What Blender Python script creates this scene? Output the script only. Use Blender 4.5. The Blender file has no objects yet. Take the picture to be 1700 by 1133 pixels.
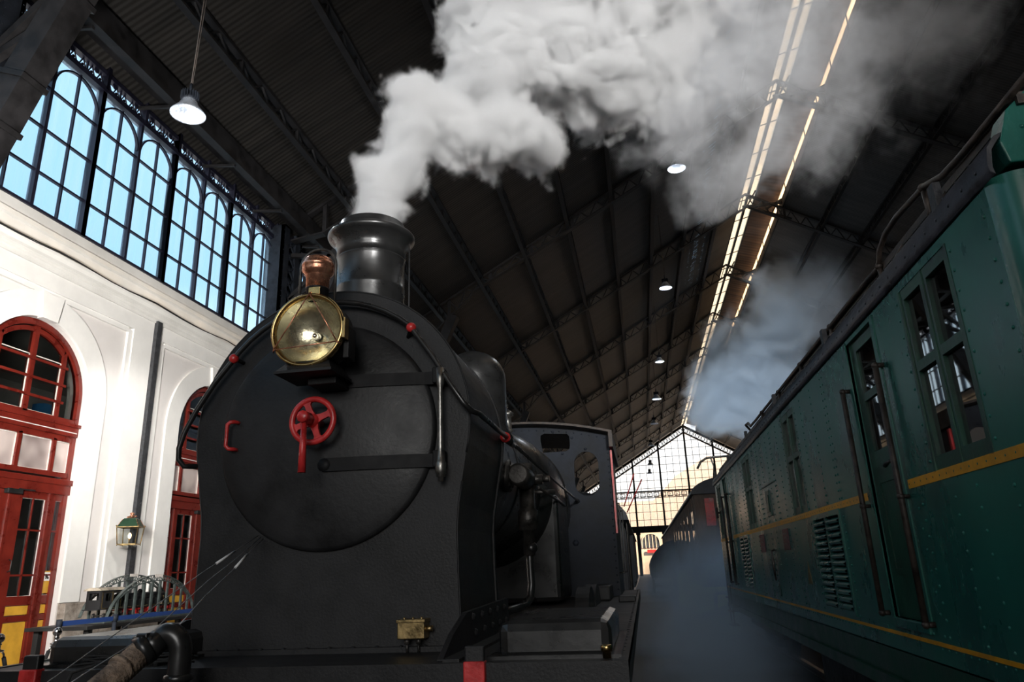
import bpy, bmesh, math, random
from math import pi, sin, cos, radians, sqrt, atan2
from mathutils import Vector, Matrix
random.seed(7)
SC = bpy.context.scene
COL = SC.collection

# ------------------------------------------------------------------ camera
def make_camera():
    cam = bpy.data.cameras.new('camera'); o = bpy.data.objects.new('camera', cam); COL.objects.link(o)
    cam.sensor_width = 36; cam.lens = 36 * 1193.15 / 1700
    cam.clip_start = 0.05; cam.clip_end = 600
    yaw, pit, rol = radians(9.314), radians(17.5974), radians(-2.203)
    f = Vector((-sin(yaw) * cos(pit), cos(yaw) * cos(pit), sin(pit)))
    r = Vector((cos(yaw), sin(yaw), 0)); u = r.cross(f)
    r2 = r * cos(rol) + u * sin(rol); u2 = -r * sin(rol) + u * cos(rol)
    m = Matrix((r2, u2, -f)).transposed().to_4x4(); m.translation = (0, 0, 1.7)
    o.matrix_world = m
    SC.camera = o
make_camera()

# ------------------------------------------------------------------ world, sun, daylight, exposure
SC.view_settings.view_transform = 'Standard'
SC.view_settings.look = 'None'
SC.view_settings.gamma = 1.0
SC.view_settings.exposure = 0.0
SC.view_settings.use_curve_mapping = False
SC.cycles.max_bounces = 8
SC.cycles.diffuse_bounces = 3
SC.cycles.glossy_bounces = 3
SC.cycles.transmission_bounces = 4
SC.cycles.transparent_max_bounces = 16
SC.cycles.volume_bounces = 5
SC.cycles.volume_step_rate = 1.0
SC.cycles.volume_max_steps = 256
SC.cycles.sample_clamp_indirect = 4.0
SC.cycles.caustics_reflective = False
SC.cycles.caustics_refractive = False

W = bpy.data.worlds.new('sky'); SC.world = W; W.use_nodes = True; W.cycles.sampling_method = 'AUTOMATIC'
nt = W.node_tree; nt.nodes.clear()
bg = nt.nodes.new('ShaderNodeBackground'); out = nt.nodes.new('ShaderNodeOutputWorld')
tc = nt.nodes.new('ShaderNodeTexCoord'); sep = nt.nodes.new('ShaderNodeSeparateXYZ'); ramp = nt.nodes.new('ShaderNodeValToRGB')
nt.links.new(tc.outputs['Generated'], sep.inputs[0]); nt.links.new(sep.outputs['Z'], ramp.inputs[0]); nt.links.new(ramp.outputs[0], bg.inputs[0])
ramp.color_ramp.elements[0].position = 0.0; ramp.color_ramp.elements[0].color = (1.5, 1.46, 1.4, 1)
ramp.color_ramp.elements[1].position = 0.75; ramp.color_ramp.elements[1].color = (0.42, 0.70, 1.0, 1)
e_ = ramp.color_ramp.elements.new(0.24); e_.color = (1.3, 1.4, 1.5, 1)
e_ = ramp.color_ramp.elements.new(0.36); e_.color = (0.47, 0.75, 1.0, 1)
bg.inputs[1].default_value = 1.3
nt.links.new(bg.outputs[0], out.inputs[0])

def aim(o, loc, target):
    o.location = loc
    o.rotation_euler = (Vector(target) - Vector(loc)).to_track_quat('-Z', 'Y').to_euler()
def area(name, loc, target, sx, sy, power, color=(1, 1, 1), spread=180):
    l = bpy.data.lights.new(name, 'AREA'); l.shape = 'RECTANGLE'; l.size = sx; l.size_y = sy; l.energy = power; l.color = color
    l.spread = radians(spread)
    o = bpy.data.objects.new(name, l); COL.objects.link(o); aim(o, loc, target); return o
def spot(name, loc, target, power, angle, blend, color=(1, 1, 1), radius=0.1):
    l = bpy.data.lights.new(name, 'SPOT'); l.energy = power; l.spot_size = radians(angle); l.spot_blend = blend; l.color = color; l.shadow_soft_size = radius
    o = bpy.data.objects.new(name, l); COL.objects.link(o); aim(o, loc, target); return o
sun = bpy.data.lights.new('sun', 'SUN'); sun.energy = 16; sun.angle = radians(0.6); sun.color = (1.0, 0.80, 0.58)
so = bpy.data.objects.new('sun', sun); COL.objects.link(so); aim(so, (160, 20, 90), (160 - 1.0 * 50, 20 + 0.6 * 50, 90 - 36))
# added area light behind the photographer for assumed daylight; the rear wall is closed
area('rear_fill_light', (1.0, -15, 6.0), (-2, 9, 3.8), 8, 6, 520, (1.0, 0.985, 0.96), 120)
# added fill light to brighten the chimney steam, not a lamp of the hall
spot('steam_fill_light', (3.4, -5.0, 5.2), (-0.6, 5.6, 6.4), 6200, 40, 0.6, (1, 0.99, 0.97), 0.4)
# added fill, out of sight past the green locomotive, to lift the farther steam
spot('far_steam_fill_light', (6.5, 33, 2.2), (8.0, 45, 13.5), 7000, 50, 0.7, (0.80, 0.90, 1), 0.4)
# added area light to brighten the white wall
area('wall_fill_light', (-4.2, 3.0, 3.4), (-9.9, 10.0, 5.2), 1.2, 1.2, 640, (1.0, 0.97, 0.93), 110)
# daylight through the clerestory glazing of the left wall
pl_ = area('clerestory_portal', (-10.03, 24, 9.78), (0, 24, 9.78), 56, 3.6, 1); pl_.data.cycles.is_portal = True
# assumed floodlight, added without a fixture for the bright patch on the wall
spot('assumed_wall_spot', (-6.6, 10.4, 5.6), (-9.9, 12.7, 4.0), 420, 62, 0.7, (1, 0.98, 0.95), 0.15)

# ------------------------------------------------------------------ materials
MATS = {}
def links(nt_, a, b): nt_.links.new(a, b)
def pbr(name, col, rough=0.5, metal=0.0, var=0.15, vscale=4.0, bump=0.0, bscale=30.0, col2=None, rvar=0.1, spec=0.5, coat=0.0, stretch=(1, 1, 1)):
    m = bpy.data.materials.new(name); m.use_nodes = True; n = m.node_tree; b = n.nodes['Principled BSDF']
    b.inputs['Metallic'].default_value = metal; b.inputs['Specular IOR Level'].default_value = spec
    b.inputs['Coat Weight'].default_value = coat; b.inputs['Coat Roughness'].default_value = 0.2
    t = n.nodes.new('ShaderNodeTexCoord'); mp = n.nodes.new('ShaderNodeMapping'); mp.inputs['Scale'].default_value = stretch
    links(n, t.outputs['Object'], mp.inputs[0])
    no = n.nodes.new('ShaderNodeTexNoise'); no.inputs['Scale'].default_value = vscale; no.inputs['Detail'].default_value = 6; no.inputs['Roughness'].default_value = 0.65
    links(n, mp.outputs[0], no.inputs['Vector'])
    r = n.nodes.new('ShaderNodeValToRGB')
    c2 = col2 if col2 else tuple(max(0, c * (1 - var * 2)) for c in col)
    r.color_ramp.elements[0].position = 0.32; r.color_ramp.elements[0].color = (*c2, 1)
    r.color_ramp.elements[1].position = 0.62; r.color_ramp.elements[1].color = (*[min(1, c * (1 + var)) for c in col], 1)
    links(n, no.outputs['Fac'], r.inputs[0]); links(n, r.outputs[0], b.inputs['Base Color'])
    mr = n.nodes.new('ShaderNodeMapRange'); mr.inputs['To Min'].default_value = max(0.02, rough - rvar); mr.inputs['To Max'].default_value = min(1, rough + rvar)
    mr.inputs['From Min'].default_value = 0.3; mr.inputs['From Max'].default_value = 0.7
    links(n, no.outputs['Fac'], mr.inputs[0]); links(n, mr.outputs[0], b.inputs['Roughness'])
    if bump > 0:
        nb = n.nodes.new('ShaderNodeTexNoise'); nb.inputs['Scale'].default_value = bscale; nb.inputs['Detail'].default_value = 5; nb.inputs['Roughness'].default_value = 0.6
        links(n, mp.outputs[0], nb.inputs['Vector'])
        bp = n.nodes.new('ShaderNodeBump'); bp.inputs['Strength'].default_value = bump; bp.inputs['Distance'].default_value = 0.02
        links(n, nb.outputs['Fac'], bp.inputs['Height']); links(n, bp.outputs[0], b.inputs['Normal'])
    MATS[name] = m; return m
def emis(name, col, strength):
    m = bpy.data.materials.new(name); m.use_nodes = True; n = m.node_tree; b = n.nodes['Principled BSDF']
    b.inputs['Base Color'].default_value = (*col, 1); b.inputs['Emission Color'].default_value = (*col, 1); b.inputs['Emission Strength'].default_value = strength
    MATS[name] = m; return m
def glass(name, tint=(1, 1, 1), gloss=0.15, rough=0.03, translucent=0.0, streak=0.0, tcol=None, fres=1.45):
    """thin pane: transparent + translucent + fresnel reflection"""
    m = bpy.data.materials.new(name); m.use_nodes = True; n = m.node_tree; n.nodes.clear()
    o = n.nodes.new('ShaderNodeOutputMaterial'); tr = n.nodes.new('ShaderNodeBsdfTransparent'); tr.inputs[0].default_value = (*tint, 1)
    last = tr.outputs[0]
    t = n.nodes.new('ShaderNodeTexCoord')
    if translucent > 0:
        tl = n.nodes.new('ShaderNodeBsdfTranslucent'); tl.inputs[0].default_value = (*(tcol or tint), 1)
        mx = n.nodes.new('ShaderNodeMixShader')
        if streak > 0:
            mp = n.nodes.new('ShaderNodeMapping'); mp.inputs['Scale'].default_value = (3, 3, 0.25)
            no = n.nodes.new('ShaderNodeTexNoise'); no.inputs['Scale'].default_value = 2.2; no.inputs['Detail'].default_value = 5
            links(n, t.outputs['Object'], mp.inputs[0]); links(n, mp.outputs[0], no.inputs['Vector'])
            mr = n.nodes.new('ShaderNodeMapRange'); mr.inputs['From Min'].default_value = 0.3; mr.inputs['From Max'].default_value = 0.7
            mr.inputs['To Min'].default_value = max(0, translucent - streak); mr.inputs['To Max'].default_value = min(1, translucent + streak)
            links(n, no.outputs['Fac'], mr.inputs[0]); links(n, mr.outputs[0], mx.inputs[0])
        else:
            mx.inputs[0].default_value = translucent
        links(n, last, mx.inputs[1]); links(n, tl.outputs[0], mx.inputs[2]); last = mx.outputs[0]
    gl = n.nodes.new('ShaderNodeBsdfGlossy'); gl.inputs['Roughness'].default_value = rough
    fr = n.nodes.new('ShaderNodeFresnel'); fr.inputs[0].default_value = fres
    ad = n.nodes.new('ShaderNodeMath'); ad.operation = 'ADD'; ad.inputs[1].default_value = gloss; ad.use_clamp = True
    links(n, fr.outputs[0], ad.inputs[0])
    ge = n.nodes.new('ShaderNodeNewGeometry'); ff = n.nodes.new('ShaderNodeMath'); ff.operation = 'SUBTRACT'; ff.inputs[0].default_value = 1.0; links(n, ge.outputs['Backfacing'], ff.inputs[1])
    am = n.nodes.new('ShaderNodeMath'); am.operation = 'MULTIPLY'; links(n, ad.outputs[0], am.inputs[0]); links(n, ff.outputs[0], am.inputs[1]); ad = am
    mx2 = n.nodes.new('ShaderNodeMixShader'); links(n, ad.outputs[0], mx2.inputs[0]); links(n, last, mx2.inputs[1]); links(n, gl.outputs[0], mx2.inputs[2])
    links(n, mx2.outputs[0], o.inputs[0])
    MATS[name] = m; return m

M = dict(
 loco=pbr('black_loco_paint', (0.017, 0.017, 0.018), 0.50, 0.0, 0.3, 3.0, 0.13, 70, rvar=0.08, spec=0.3),
 door=pbr('black_door_paint', (0.016, 0.016, 0.017), 0.46, 0.0, 0.35, 2.2, 0.09, 40, rvar=0.12, spec=0.36),
 polish=pbr('polished_black_iron', (0.016, 0.016, 0.016), 0.30, 0.0, 0.2, 5.0, 0.05, 14, rvar=0.06, spec=0.6),
 steel=pbr('bare_steel', (0.30, 0.29, 0.27), 0.33, 0.9, 0.3, 12, 0.1, 60),
 dsteel=pbr('oiled_steel', (0.07, 0.065, 0.06), 0.38, 0.6, 0.4, 9, 0.2, 50),
 red=pbr('red_enamel', (0.60, 0.035, 0.035), 0.33, 0.0, 0.15, 8, 0.1, 50, col2=(0.33, 0.015, 0.015), spec=0.6),
 brass=pbr('brass', (0.62, 0.42, 0.17), 0.24, 1.0, 0.2, 10, 0.0, rvar=0.06),
 dbrass=pbr('dull_brass', (0.36, 0.26, 0.12), 0.36, 1.0, 0.3, 10, 0.1, 60),
 copper=pbr('copper', (0.85, 0.40, 0.26), 0.28, 0.85, 0.25, 14, 0.0, rvar=0.07, col2=(0.45, 0.17, 0.10)),
 chrome=pbr('chrome', (0.7, 0.7, 0.72), 0.08, 1.0, 0.05, 10, rvar=0.02),
 reflector=pbr('gilt_reflector', (0.88, 0.80, 0.62), 0.26, 0.9, 0.2, 5, 0.3, 9, rvar=0.1),
 green=pbr('green_coach_paint', (0.012, 0.112, 0.084), 0.29, 0.0, 0.25, 1.3, 0.10, 1.8, col2=(0.009, 0.072, 0.060), rvar=0.08, spec=0.5, stretch=(1, 1, 0.5)),
 greenl=pbr('green_window_frame', (0.010, 0.060, 0.036), 0.40, 0.0, 0.3, 4, 0.1, 30),
 yellow=pbr('yellow_line_paint', (0.70, 0.31, 0.010), 0.42, 0.0, 0.15, 5),
 under=pbr('underframe_black', (0.010, 0.010, 0.010), 0.6, 0.1, 0.3, 5, 0.3, 20),
 eave=pbr('blue_black_eave', (0.014, 0.015, 0.021), 0.45, 0.1, 0.4, 6, 0.25, 25),
 rustpipe=pbr('brown_iron_pipe', (0.045, 0.034, 0.028), 0.5, 0.3, 0.4, 12, 0.2, 60),
 wall=pbr('white_wall_paint', (0.86, 0.84, 0.80), 0.75, 0, 0.02, 1.5, 0.04, 20, col2=(0.80, 0.78, 0.745)),
 panel=pbr('cream_wall_panel', (0.76, 0.72, 0.69), 0.8, 0, 0.02, 1.5, 0.04, 20, col2=(0.72, 0.68, 0.65)),
 cornice=pbr('cornice_paint', (0.80, 0.78, 0.74), 0.75, 0, 0.03, 1.0, col2=(0.70, 0.68, 0.64)),
 redwood=pbr('red_brown_joinery', (0.14, 0.014, 0.008), 0.32, 0, 0.18, 3, 0.1, 25, col2=(0.09, 0.009, 0.006), spec=0.5),
 ochre=pbr('ochre_panel', (0.62, 0.33, 0.035), 0.42, 0, 0.12, 3),
 putty=pbr('white_putty', (0.72, 0.66, 0.60), 0.6, 0, 0.1, 8),
 iron=pbr('dark_structure_iron', (0.018, 0.017, 0.018), 0.62, 0.0, 0.3, 3, 0.1, 18, spec=0.25),
 ironb=pbr('blue_grey_iron', (0.018, 0.022, 0.030), 0.6, 0.0, 0.3, 3, 0.08, 18, spec=0.2),
 bar=pbr('window_bar_iron', (0.015, 0.015, 0.03), 0.5, 0.2, 0.2, 5),
 strip=pbr('riveted_grey_strip', (0.055, 0.057, 0.062), 0.45, 0.3, 0.25, 14, 0.3, 60),
 stone=pbr('granite_plinth', (0.30, 0.26, 0.22), 0.7, 0, 0.4, 6, 0.4, 22, col2=(0.15, 0.12, 0.095)),
 floor=pbr('dark_concrete', (0.055, 0.052, 0.05), 0.7, 0, 0.3, 1.5, 0.3, 18),
 platform=pbr('platform_paving', (0.16, 0.14, 0.12), 0.6, 0, 0.3, 2.0, 0.2, 18),
 sleeper=pbr('timber_sleeper', (0.05, 0.038, 0.028), 0.8, 0, 0.4, 6, 0.5, 30, stretch=(0.3, 3, 3)),
 rail=pbr('rail_steel', (0.16, 0.13, 0.11), 0.4, 0.7, 0.3, 8),
 hose=pbr('canvas_hose', (0.23, 0.17, 0.125), 0.8, 0, 0.5, 14, 0.7, 40, col2=(0.07, 0.05, 0.04)),
 rope=pbr('black_rope', (0.012, 0.012, 0.012), 0.8, 0, 0.2, 20, 0.4, 80),
 belt=pbr('blue_belt', (0.012, 0.04, 0.16), 0.6, 0, 0.1, 20),
 wire=pbr('grey_wire', (0.35, 0.35, 0.36), 0.35, 0.7, 0.1, 20),
 cloth=pbr('cream_roof_cloth', (0.42, 0.36, 0.28), 0.6, 0, 0.3, 8, 0.2, 30),
 bridge=pbr('grey_green_model_steel', (0.085, 0.105, 0.10), 0.4, 0.3, 0.2, 12),
 white=pbr('white_label', (0.8, 0.8, 0.8), 0.5, 0, 0.02),
 wood=pbr('brown_timber', (0.13, 0.085, 0.06), 0.5, 0, 0.3, 4, 0.2, 25, stretch=(1, 1, 0.2)),
 card=pbr('cardboard', (0.42, 0.27, 0.14), 0.8, 0, 0.1, 5),
 blue=pbr('blue_binder', (0.03, 0.16, 0.36), 0.4, 0, 0.1, 5),
 gdark=pbr('lantern_green', (0.015, 0.05, 0.025), 0.35, 0.2, 0.2, 12),
 strap=pbr('strap_black', (0.010, 0.010, 0.011), 0.6, 0.0, 0.2, 6, 0.05, 30, spec=0.2),
 plate=pbr('dull_red_plate', (0.10, 0.022, 0.035), 0.45, 0.0, 0.2, 10),
 faded=pbr('faded_yellow', (0.16, 0.11, 0.03), 0.5, 0.0, 0.4, 20),
 slate=pbr('dark_wagon_paint', (0.04, 0.045, 0.055), 0.5, 0.1, 0.3, 3),
 reflect_white=pbr('lamp_shade_aluminium', (0.55, 0.60, 0.68), 0.30, 0.6, 0.05, 10),
 brick=pbr('sunlit_facade', (0.62, 0.48, 0.36), 0.8, 0, 0.1, 0.6),
 lampon=emis('lamp_led', (0.88, 0.94, 1.0), 14),
 flame=emis('gas_flame', (1.0, 0.62, 0.32), 9),
)
M['sky_pane'] = glass('frosted_clerestory_glass', (0.88, 0.95, 0.98), 0.0, 0.2, 0.12, 0.12, (0.7, 0.85, 1.0), 1.3)
M['far_pane'] = glass('frosted_gable_glass', (0.95, 0.95, 0.95), 0.0, 0.2, 0.22, 0.15, (1.0, 0.93, 0.84), 1.2)
M['ridge_pane'] = glass('dirty_ridge_glass', (0.80, 0.76, 0.70), 0.0, 0.2, 0.70, 0.15, (0.95, 0.80, 0.62), 1.2)
M['dark_pane'] = glass('window_glass', (0.55, 0.56, 0.55), 0.03, 0.02)
M['coach_pane'] = glass('coach_window_glass', (0.35, 0.36, 0.38), 0.22, 0.02, fres=1.5)
M['clear_pane'] = glass('clear_glass', (0.93, 0.94, 0.92), 0.02, 0.02)
M['lens'] = glass('lamp_lens', (0.98, 0.97, 0.92), 0.0, 0.01, fres=1.25)

def frosted():
    m = bpy.data.materials.new('frosted_transom_glass'); m.use_nodes = True; n = m.node_tree; b = n.nodes['Principled BSDF']
    b.inputs['Base Color'].default_value = (0.50, 0.40, 0.37, 1); b.inputs['Roughness'].default_value = 0.22; b.inputs['Specular IOR Level'].default_value = 0.8
    b.inputs['Coat Weight'].default_value = 1.0; b.inputs['Coat Roughness'].default_value = 0.03
    t = n.nodes.new('ShaderNodeTexCoord'); no = n.nodes.new('ShaderNodeTexNoise'); no.inputs['Scale'].default_value = 1.3
    r = n.nodes.new('ShaderNodeValToRGB'); r.color_ramp.elements[0].position = 0.35; r.color_ramp.elements[0].color = (0.23, 0.18, 0.17, 1)
    r.color_ramp.elements[1].position = 0.6; r.color_ramp.elements[1].color = (0.62, 0.52, 0.48, 1)
    links(n, t.outputs['Object'], no.inputs['Vector']); links(n, no.outputs['Fac'], r.inputs[0]); links(n, r.outputs[0], b.inputs['Base Color'])
    return m
M['frost'] = frosted()

def corrugated(name, col, col2, holes=False, per=0.13):
    m = bpy.data.materials.new(name); m.use_nodes = True; n = m.node_tree; b = n.nodes['Principled BSDF']; o = n.nodes['Material Output']
    b.inputs['Roughness'].default_value = 0.6; b.inputs['Metallic'].default_value = 0.2
    t = n.nodes.new('ShaderNodeTexCoord'); s = n.nodes.new('ShaderNodeSeparateXYZ'); links(n, t.outputs['Object'], s.inputs[0])
    mu = n.nodes.new('ShaderNodeMath'); mu.operation = 'MULTIPLY'; mu.inputs[1].default_value = 2 * pi / per; links(n, s.outputs['Y'], mu.inputs[0])
    si = n.nodes.new('ShaderNodeMath'); si.operation = 'SINE'; links(n, mu.outputs[0], si.inputs[0])
    bp = n.nodes.new('ShaderNodeBump'); bp.inputs['Strength'].default_value = 0.2; bp.inputs['Distance'].default_value = 0.03; links(n, si.outputs[0], bp.inputs['Height']); links(n, bp.outputs[0], b.inputs['Normal'])
    mp = n.nodes.new('ShaderNodeMapping'); mp.inputs['Scale'].default_value = (0.25, 2.2, 0.25); links(n, t.outputs['Object'], mp.inputs[0])
    no = n.nodes.new('ShaderNodeTexNoise'); no.inputs['Scale'].default_value = 1.5; no.inputs['Detail'].default_value = 6; links(n, mp.outputs[0], no.inputs['Vector'])
    r = n.nodes.new('ShaderNodeValToRGB'); r.color_ramp.elements[0].position = 0.35; r.color_ramp.elements[0].color = (*col2, 1); r.color_ramp.elements[1].position = 0.7; r.color_ramp.elements[1].color = (*col, 1)
    links(n, no.outputs['Fac'], r.inputs[0]); links(n, r.outputs[0], b.inputs['Base Color'])
    if holes:
        # chinks between lapped sheets: short slits in rows parallel to the ridge
        acc = None
        for xc, wd, den in ((4.85, 0.16, 0.60), (5.38, 0.05, 0.62), (4.45, 0.04, 0.66)):
            a = n.nodes.new('ShaderNodeMath'); a.operation = 'SUBTRACT'; a.inputs[1].default_value = xc; links(n, s.outputs['X'], a.inputs[0])
            ab = n.nodes.new('ShaderNodeMath'); ab.operation = 'ABSOLUTE'; links(n, a.outputs[0], ab.inputs[0])
            lt = n.nodes.new('ShaderNodeMath'); lt.operation = 'LESS_THAN'; lt.inputs[1].default_value = wd; links(n, ab.outputs[0], lt.inputs[0])
            m2 = n.nodes.new('ShaderNodeMapping'); m2.inputs['Scale'].default_value = (3, 1.1 / per, 0); links(n, t.outputs['Object'], m2.inputs[0])
            wn = n.nodes.new('ShaderNodeTexNoise'); wn.inputs['Scale'].default_value = 1.0; wn.inputs['Detail'].default_value = 2; links(n, m2.outputs[0], wn.inputs['Vector'])
            g0 = n.nodes.new('ShaderNodeMath'); g0.operation = 'GREATER_THAN'; g0.inputs[1].default_value = den - .12; links(n, wn.outputs['Fac'], g0.inputs[0])
            fx = n.nodes.new('ShaderNodeMath'); fx.operation = 'MULTIPLY_ADD'; fx.inputs[1].default_value = .35; links(n, s.outputs['X'], fx.inputs[0]); links(n, s.outputs['Y'], fx.inputs[2])
            fy = n.nodes.new('ShaderNodeMath'); fy.operation = 'PINGPONG'; fy.inputs[1].default_value = .16; links(n, fx.outputs[0], fy.inputs[0])
            g1 = n.nodes.new('ShaderNodeMath'); g1.operation = 'LESS_THAN'; g1.inputs[1].default_value = .022; links(n, fy.outputs[0], g1.inputs[0])
            g = n.nodes.new('ShaderNodeMath'); g.operation = 'MULTIPLY'; links(n, g0.outputs[0], g.inputs[0]); links(n, g1.outputs[0], g.inputs[1])
            k = n.nodes.new('ShaderNodeMath'); k.operation = 'MULTIPLY'; links(n, lt.outputs[0], k.inputs[0]); links(n, g.outputs[0], k.inputs[1])
            if acc is None: acc = k.outputs[0]
            else:
                mxx = n.nodes.new('ShaderNodeMath'); mxx.operation = 'MAXIMUM'; links(n, acc, mxx.inputs[0]); links(n, k.outputs[0], mxx.inputs[1]); acc = mxx.outputs[0]
        tr = n.nodes.new('ShaderNodeBsdfTransparent'); mx = n.nodes.new('ShaderNodeMixShader')
        links(n, acc, mx.inputs[0]); links(n, b.outputs[0], mx.inputs[1]); links(n, tr.outputs[0], mx.inputs[2]); links(n, mx.outputs[0], o.inputs[0])
    return m
M['roof'] = corrugated('corrugated_roof', (0.034, 0.031, 0.028), (0.018, 0.017, 0.016), True)
M['roof_right'] = corrugated('corrugated_roof_right', (0.050, 0.046, 0.043), (0.025, 0.023, 0.023), False)
M['ridge'] = corrugated('rusty_ridge_sheet', (0.15, 0.085, 0.055), (0.07, 0.045, 0.035), False, 0.4)

# ------------------------------------------------------------------ mesh builder
class MB:
    def __init__(s): s.bm = bmesh.new(); s.smooth = []
    def _faces(s, n0): return [f for f in list(s.bm.faces)[n0:]]
    def raw(s, verts, faces, smooth=False):
        vs = [s.bm.verts.new(v) for v in verts]
        for f in faces:
            try:
                g = s.bm.faces.new([vs[i] for i in f]); g.smooth = smooth
            except ValueError: pass
        return vs
    def box(s, x0, x1, y0, y1, z0, z1, bev=0.0):
        if x0 > x1: x0, x1 = x1, x0
        if y0 > y1: y0, y1 = y1, y0
        if z0 > z1: z0, z1 = z1, z0
        v = [(x, y, z) for z in (z0, z1) for y in (y0, y1) for x in (x0, x1)]
        vs = s.raw(v, [(0, 2, 3, 1), (4, 5, 7, 6), (0, 1, 5, 4), (2, 6, 7, 3), (0, 4, 6, 2), (1, 3, 7, 5)])
        if bev > 0:
            es = set()
            for q in vs:
                for e in q.link_edges: es.add(e)
            bmesh.ops.bevel(s.bm, geom=list(es), offset=bev, segments=2, affect='EDGES', profile=0.5)
        return s
    def beam(s, a, b, w, h, up=(0, 0, 1), bev=0):
        """rectangular bar from a to b, w across, h along up"""
        a, b = Vector(a), Vector(b); d = (b - a).normalized(); u = Vector(up)
        if abs(d.dot(u)) > 0.98: u = Vector((0, 1, 0)) if abs(d.y) < 0.9 else Vector((1, 0, 0))
        r = d.cross(u).normalized(); u = r.cross(d)
        vs = []
        for p in (a, b):
            for sx, sz in ((-1, -1), (1, -1), (1, 1), (-1, 1)): vs.append(p + r * (sx * w / 2) + u * (sz * h / 2))
        q = s.raw(vs, [(0, 1, 2, 3), (7, 6, 5, 4), (0, 4, 5, 1), (1, 5, 6, 2), (2, 6, 7, 3), (3, 7, 4, 0)])
        if bev > 0:
            es = set()
            for v in q:
                for e in v.link_edges: es.add(e)
            bmesh.ops.bevel(s.bm, geom=list(es), offset=bev, segments=2, affect='EDGES', profile=0.5)
        return s
    def tube(s, pts, r, n=10, closed=False, caps=True):
        pts = [Vector(p) for p in pts]; N = len(pts)
        rr = r if isinstance(r, (list, tuple)) else [r] * N
        prev = None; rings = []
        for i, p in enumerate(pts):
            if closed: d = (pts[(i + 1) % N] - pts[i - 1])
            elif i == 0: d = pts[1] - p
            elif i == N - 1: d = p - pts[i - 1]
            else: d = (pts[i + 1] - p).normalized() + (p - pts[i - 1]).normalized()
            d.normalize()
            if prev is None:
                a = Vector((0, 0, 1)) if abs(d.z) < 0.9 else Vector((1, 0, 0))
                u = d.cross(a).normalized()
            else:
                u = (prev - d * prev.dot(d)).normalized()
            prev = u; v = d.cross(u)
            rings.append([p + (u * cos(2 * pi * k / n) + v * sin(2 * pi * k / n)) * rr[i] for k in range(n)])
        vs = [q for g in rings for q in g]; fs = []
        for i in range(N if closed else N - 1):
            j = (i + 1) % N
            for k in range(n):
                k2 = (k + 1) % n; fs.append((i * n + k, i * n + k2, j * n + k2, j * n + k))
        bv = s.raw(vs, fs, True)
        if caps and not closed:
            for g in (bv[:n][::-1], bv[-n:]):
                try: s.bm.faces.new(g)
                except ValueError: pass
        return s
    def cyl(s, a, b, r, n=20, r2=None): return s.tube([a, b], [r, r if r2 is None else r2], n)
    def lathe(s, c, prof, axis='Z', n=40, cap=True):
        """profile of (radius, offset along axis) revolved about axis through c"""
        c = Vector(c); vs = []; fs = []
        A = {'Z': (Vector((1, 0, 0)), Vector((0, 1, 0)), Vector((0, 0, 1))), 'Y': (Vector((1, 0, 0)), Vector((0, 0, -1)), Vector((0, 1, 0))), 'X': (Vector((0, 1, 0)), Vector((0, 0, 1)), Vector((1, 0, 0)))}[axis] if isinstance(axis, str) else axis
        for (r, h) in prof:
            for k in range(n):
                t = 2 * pi * k / n; vs.append(c + A[0] * (r * cos(t)) + A[1] * (r * sin(t)) + A[2] * h)
        for i in range(len(prof) - 1):
            for k in range(n):
                k2 = (k + 1) % n; fs.append((i * n + k, i * n + k2, (i + 1) * n + k2, (i + 1) * n + k))
        bv = s.raw(vs, fs, True)
        if cap:
            for g in (bv[:n][::-1], bv[-n:]):
                try: s.bm.faces.new(g)
                except ValueError: pass
        return s
    def sphere(s, c, r, n=14, sz=(1, 1, 1)):
        prof = [(max(1e-4, r * sin(pi * i / n)), -r * cos(pi * i / n)) for i in range(n + 1)]
        c = Vector(c); vs = []; fs = []; m = n * 2
        for (a, h) in prof:
            for k in range(m):
                t = 2 * pi * k / m; vs.append(c + Vector((a * cos(t) * sz[0], a * sin(t) * sz[1], h * sz[2])))
        for i in range(len(prof) - 1):
            for k in range(m):
                k2 = (k + 1) % m; fs.append((i * m + k, i * m + k2, (i + 1) * m + k2, (i + 1) * m + k))
        s.raw(vs, fs, True); return s
    def rivet(s, p, nrm, r=0.01):
        p = Vector(p); d = Vector(nrm).normalized(); a = Vector((0, 0, 1)) if abs(d.z) < 0.9 else Vector((1, 0, 0)); u = d.cross(a).normalized(); v = d.cross(u)
        vs = []; n = 6
        for rr, h in ((1, 0), (0.75, 0.5)):
            for k in range(n): vs.append(p + (u * cos(2 * pi * k / n) + v * sin(2 * pi * k / n)) * (r * rr) + d * (r * h))
        vs.append(p + d * r * 0.72)
        fs = [(k, (k + 1) % n, n + (k + 1) % n, n + k) for k in range(n)] + [(n + k, n + (k + 1) % n, 2 * n) for k in range(n)]
        s.raw(vs, fs, True); return s
    def prism(s, poly, axis, a0, a1, smooth=False):
        """poly: 2d outline; axis 'X' -> (y,z), 'Y' -> (x,z), 'Z' -> (x,y); extruded a0..a1"""
        def P(u, v, a): return {'X': (a, u, v), 'Y': (u, a, v), 'Z': (u, v, a)}[axis]
        n = len(poly); vs = [P(u, v, a0) for u, v in poly] + [P(u, v, a1) for u, v in poly]
        bv = s.raw(vs, [(i, (i + 1) % n, n + (i + 1) % n, n + i) for i in range(n)], smooth)
        for g in (bv[:n][::-1], bv[n:]):
            try: s.bm.faces.new(g)
            except ValueError: pass
        return s
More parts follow.
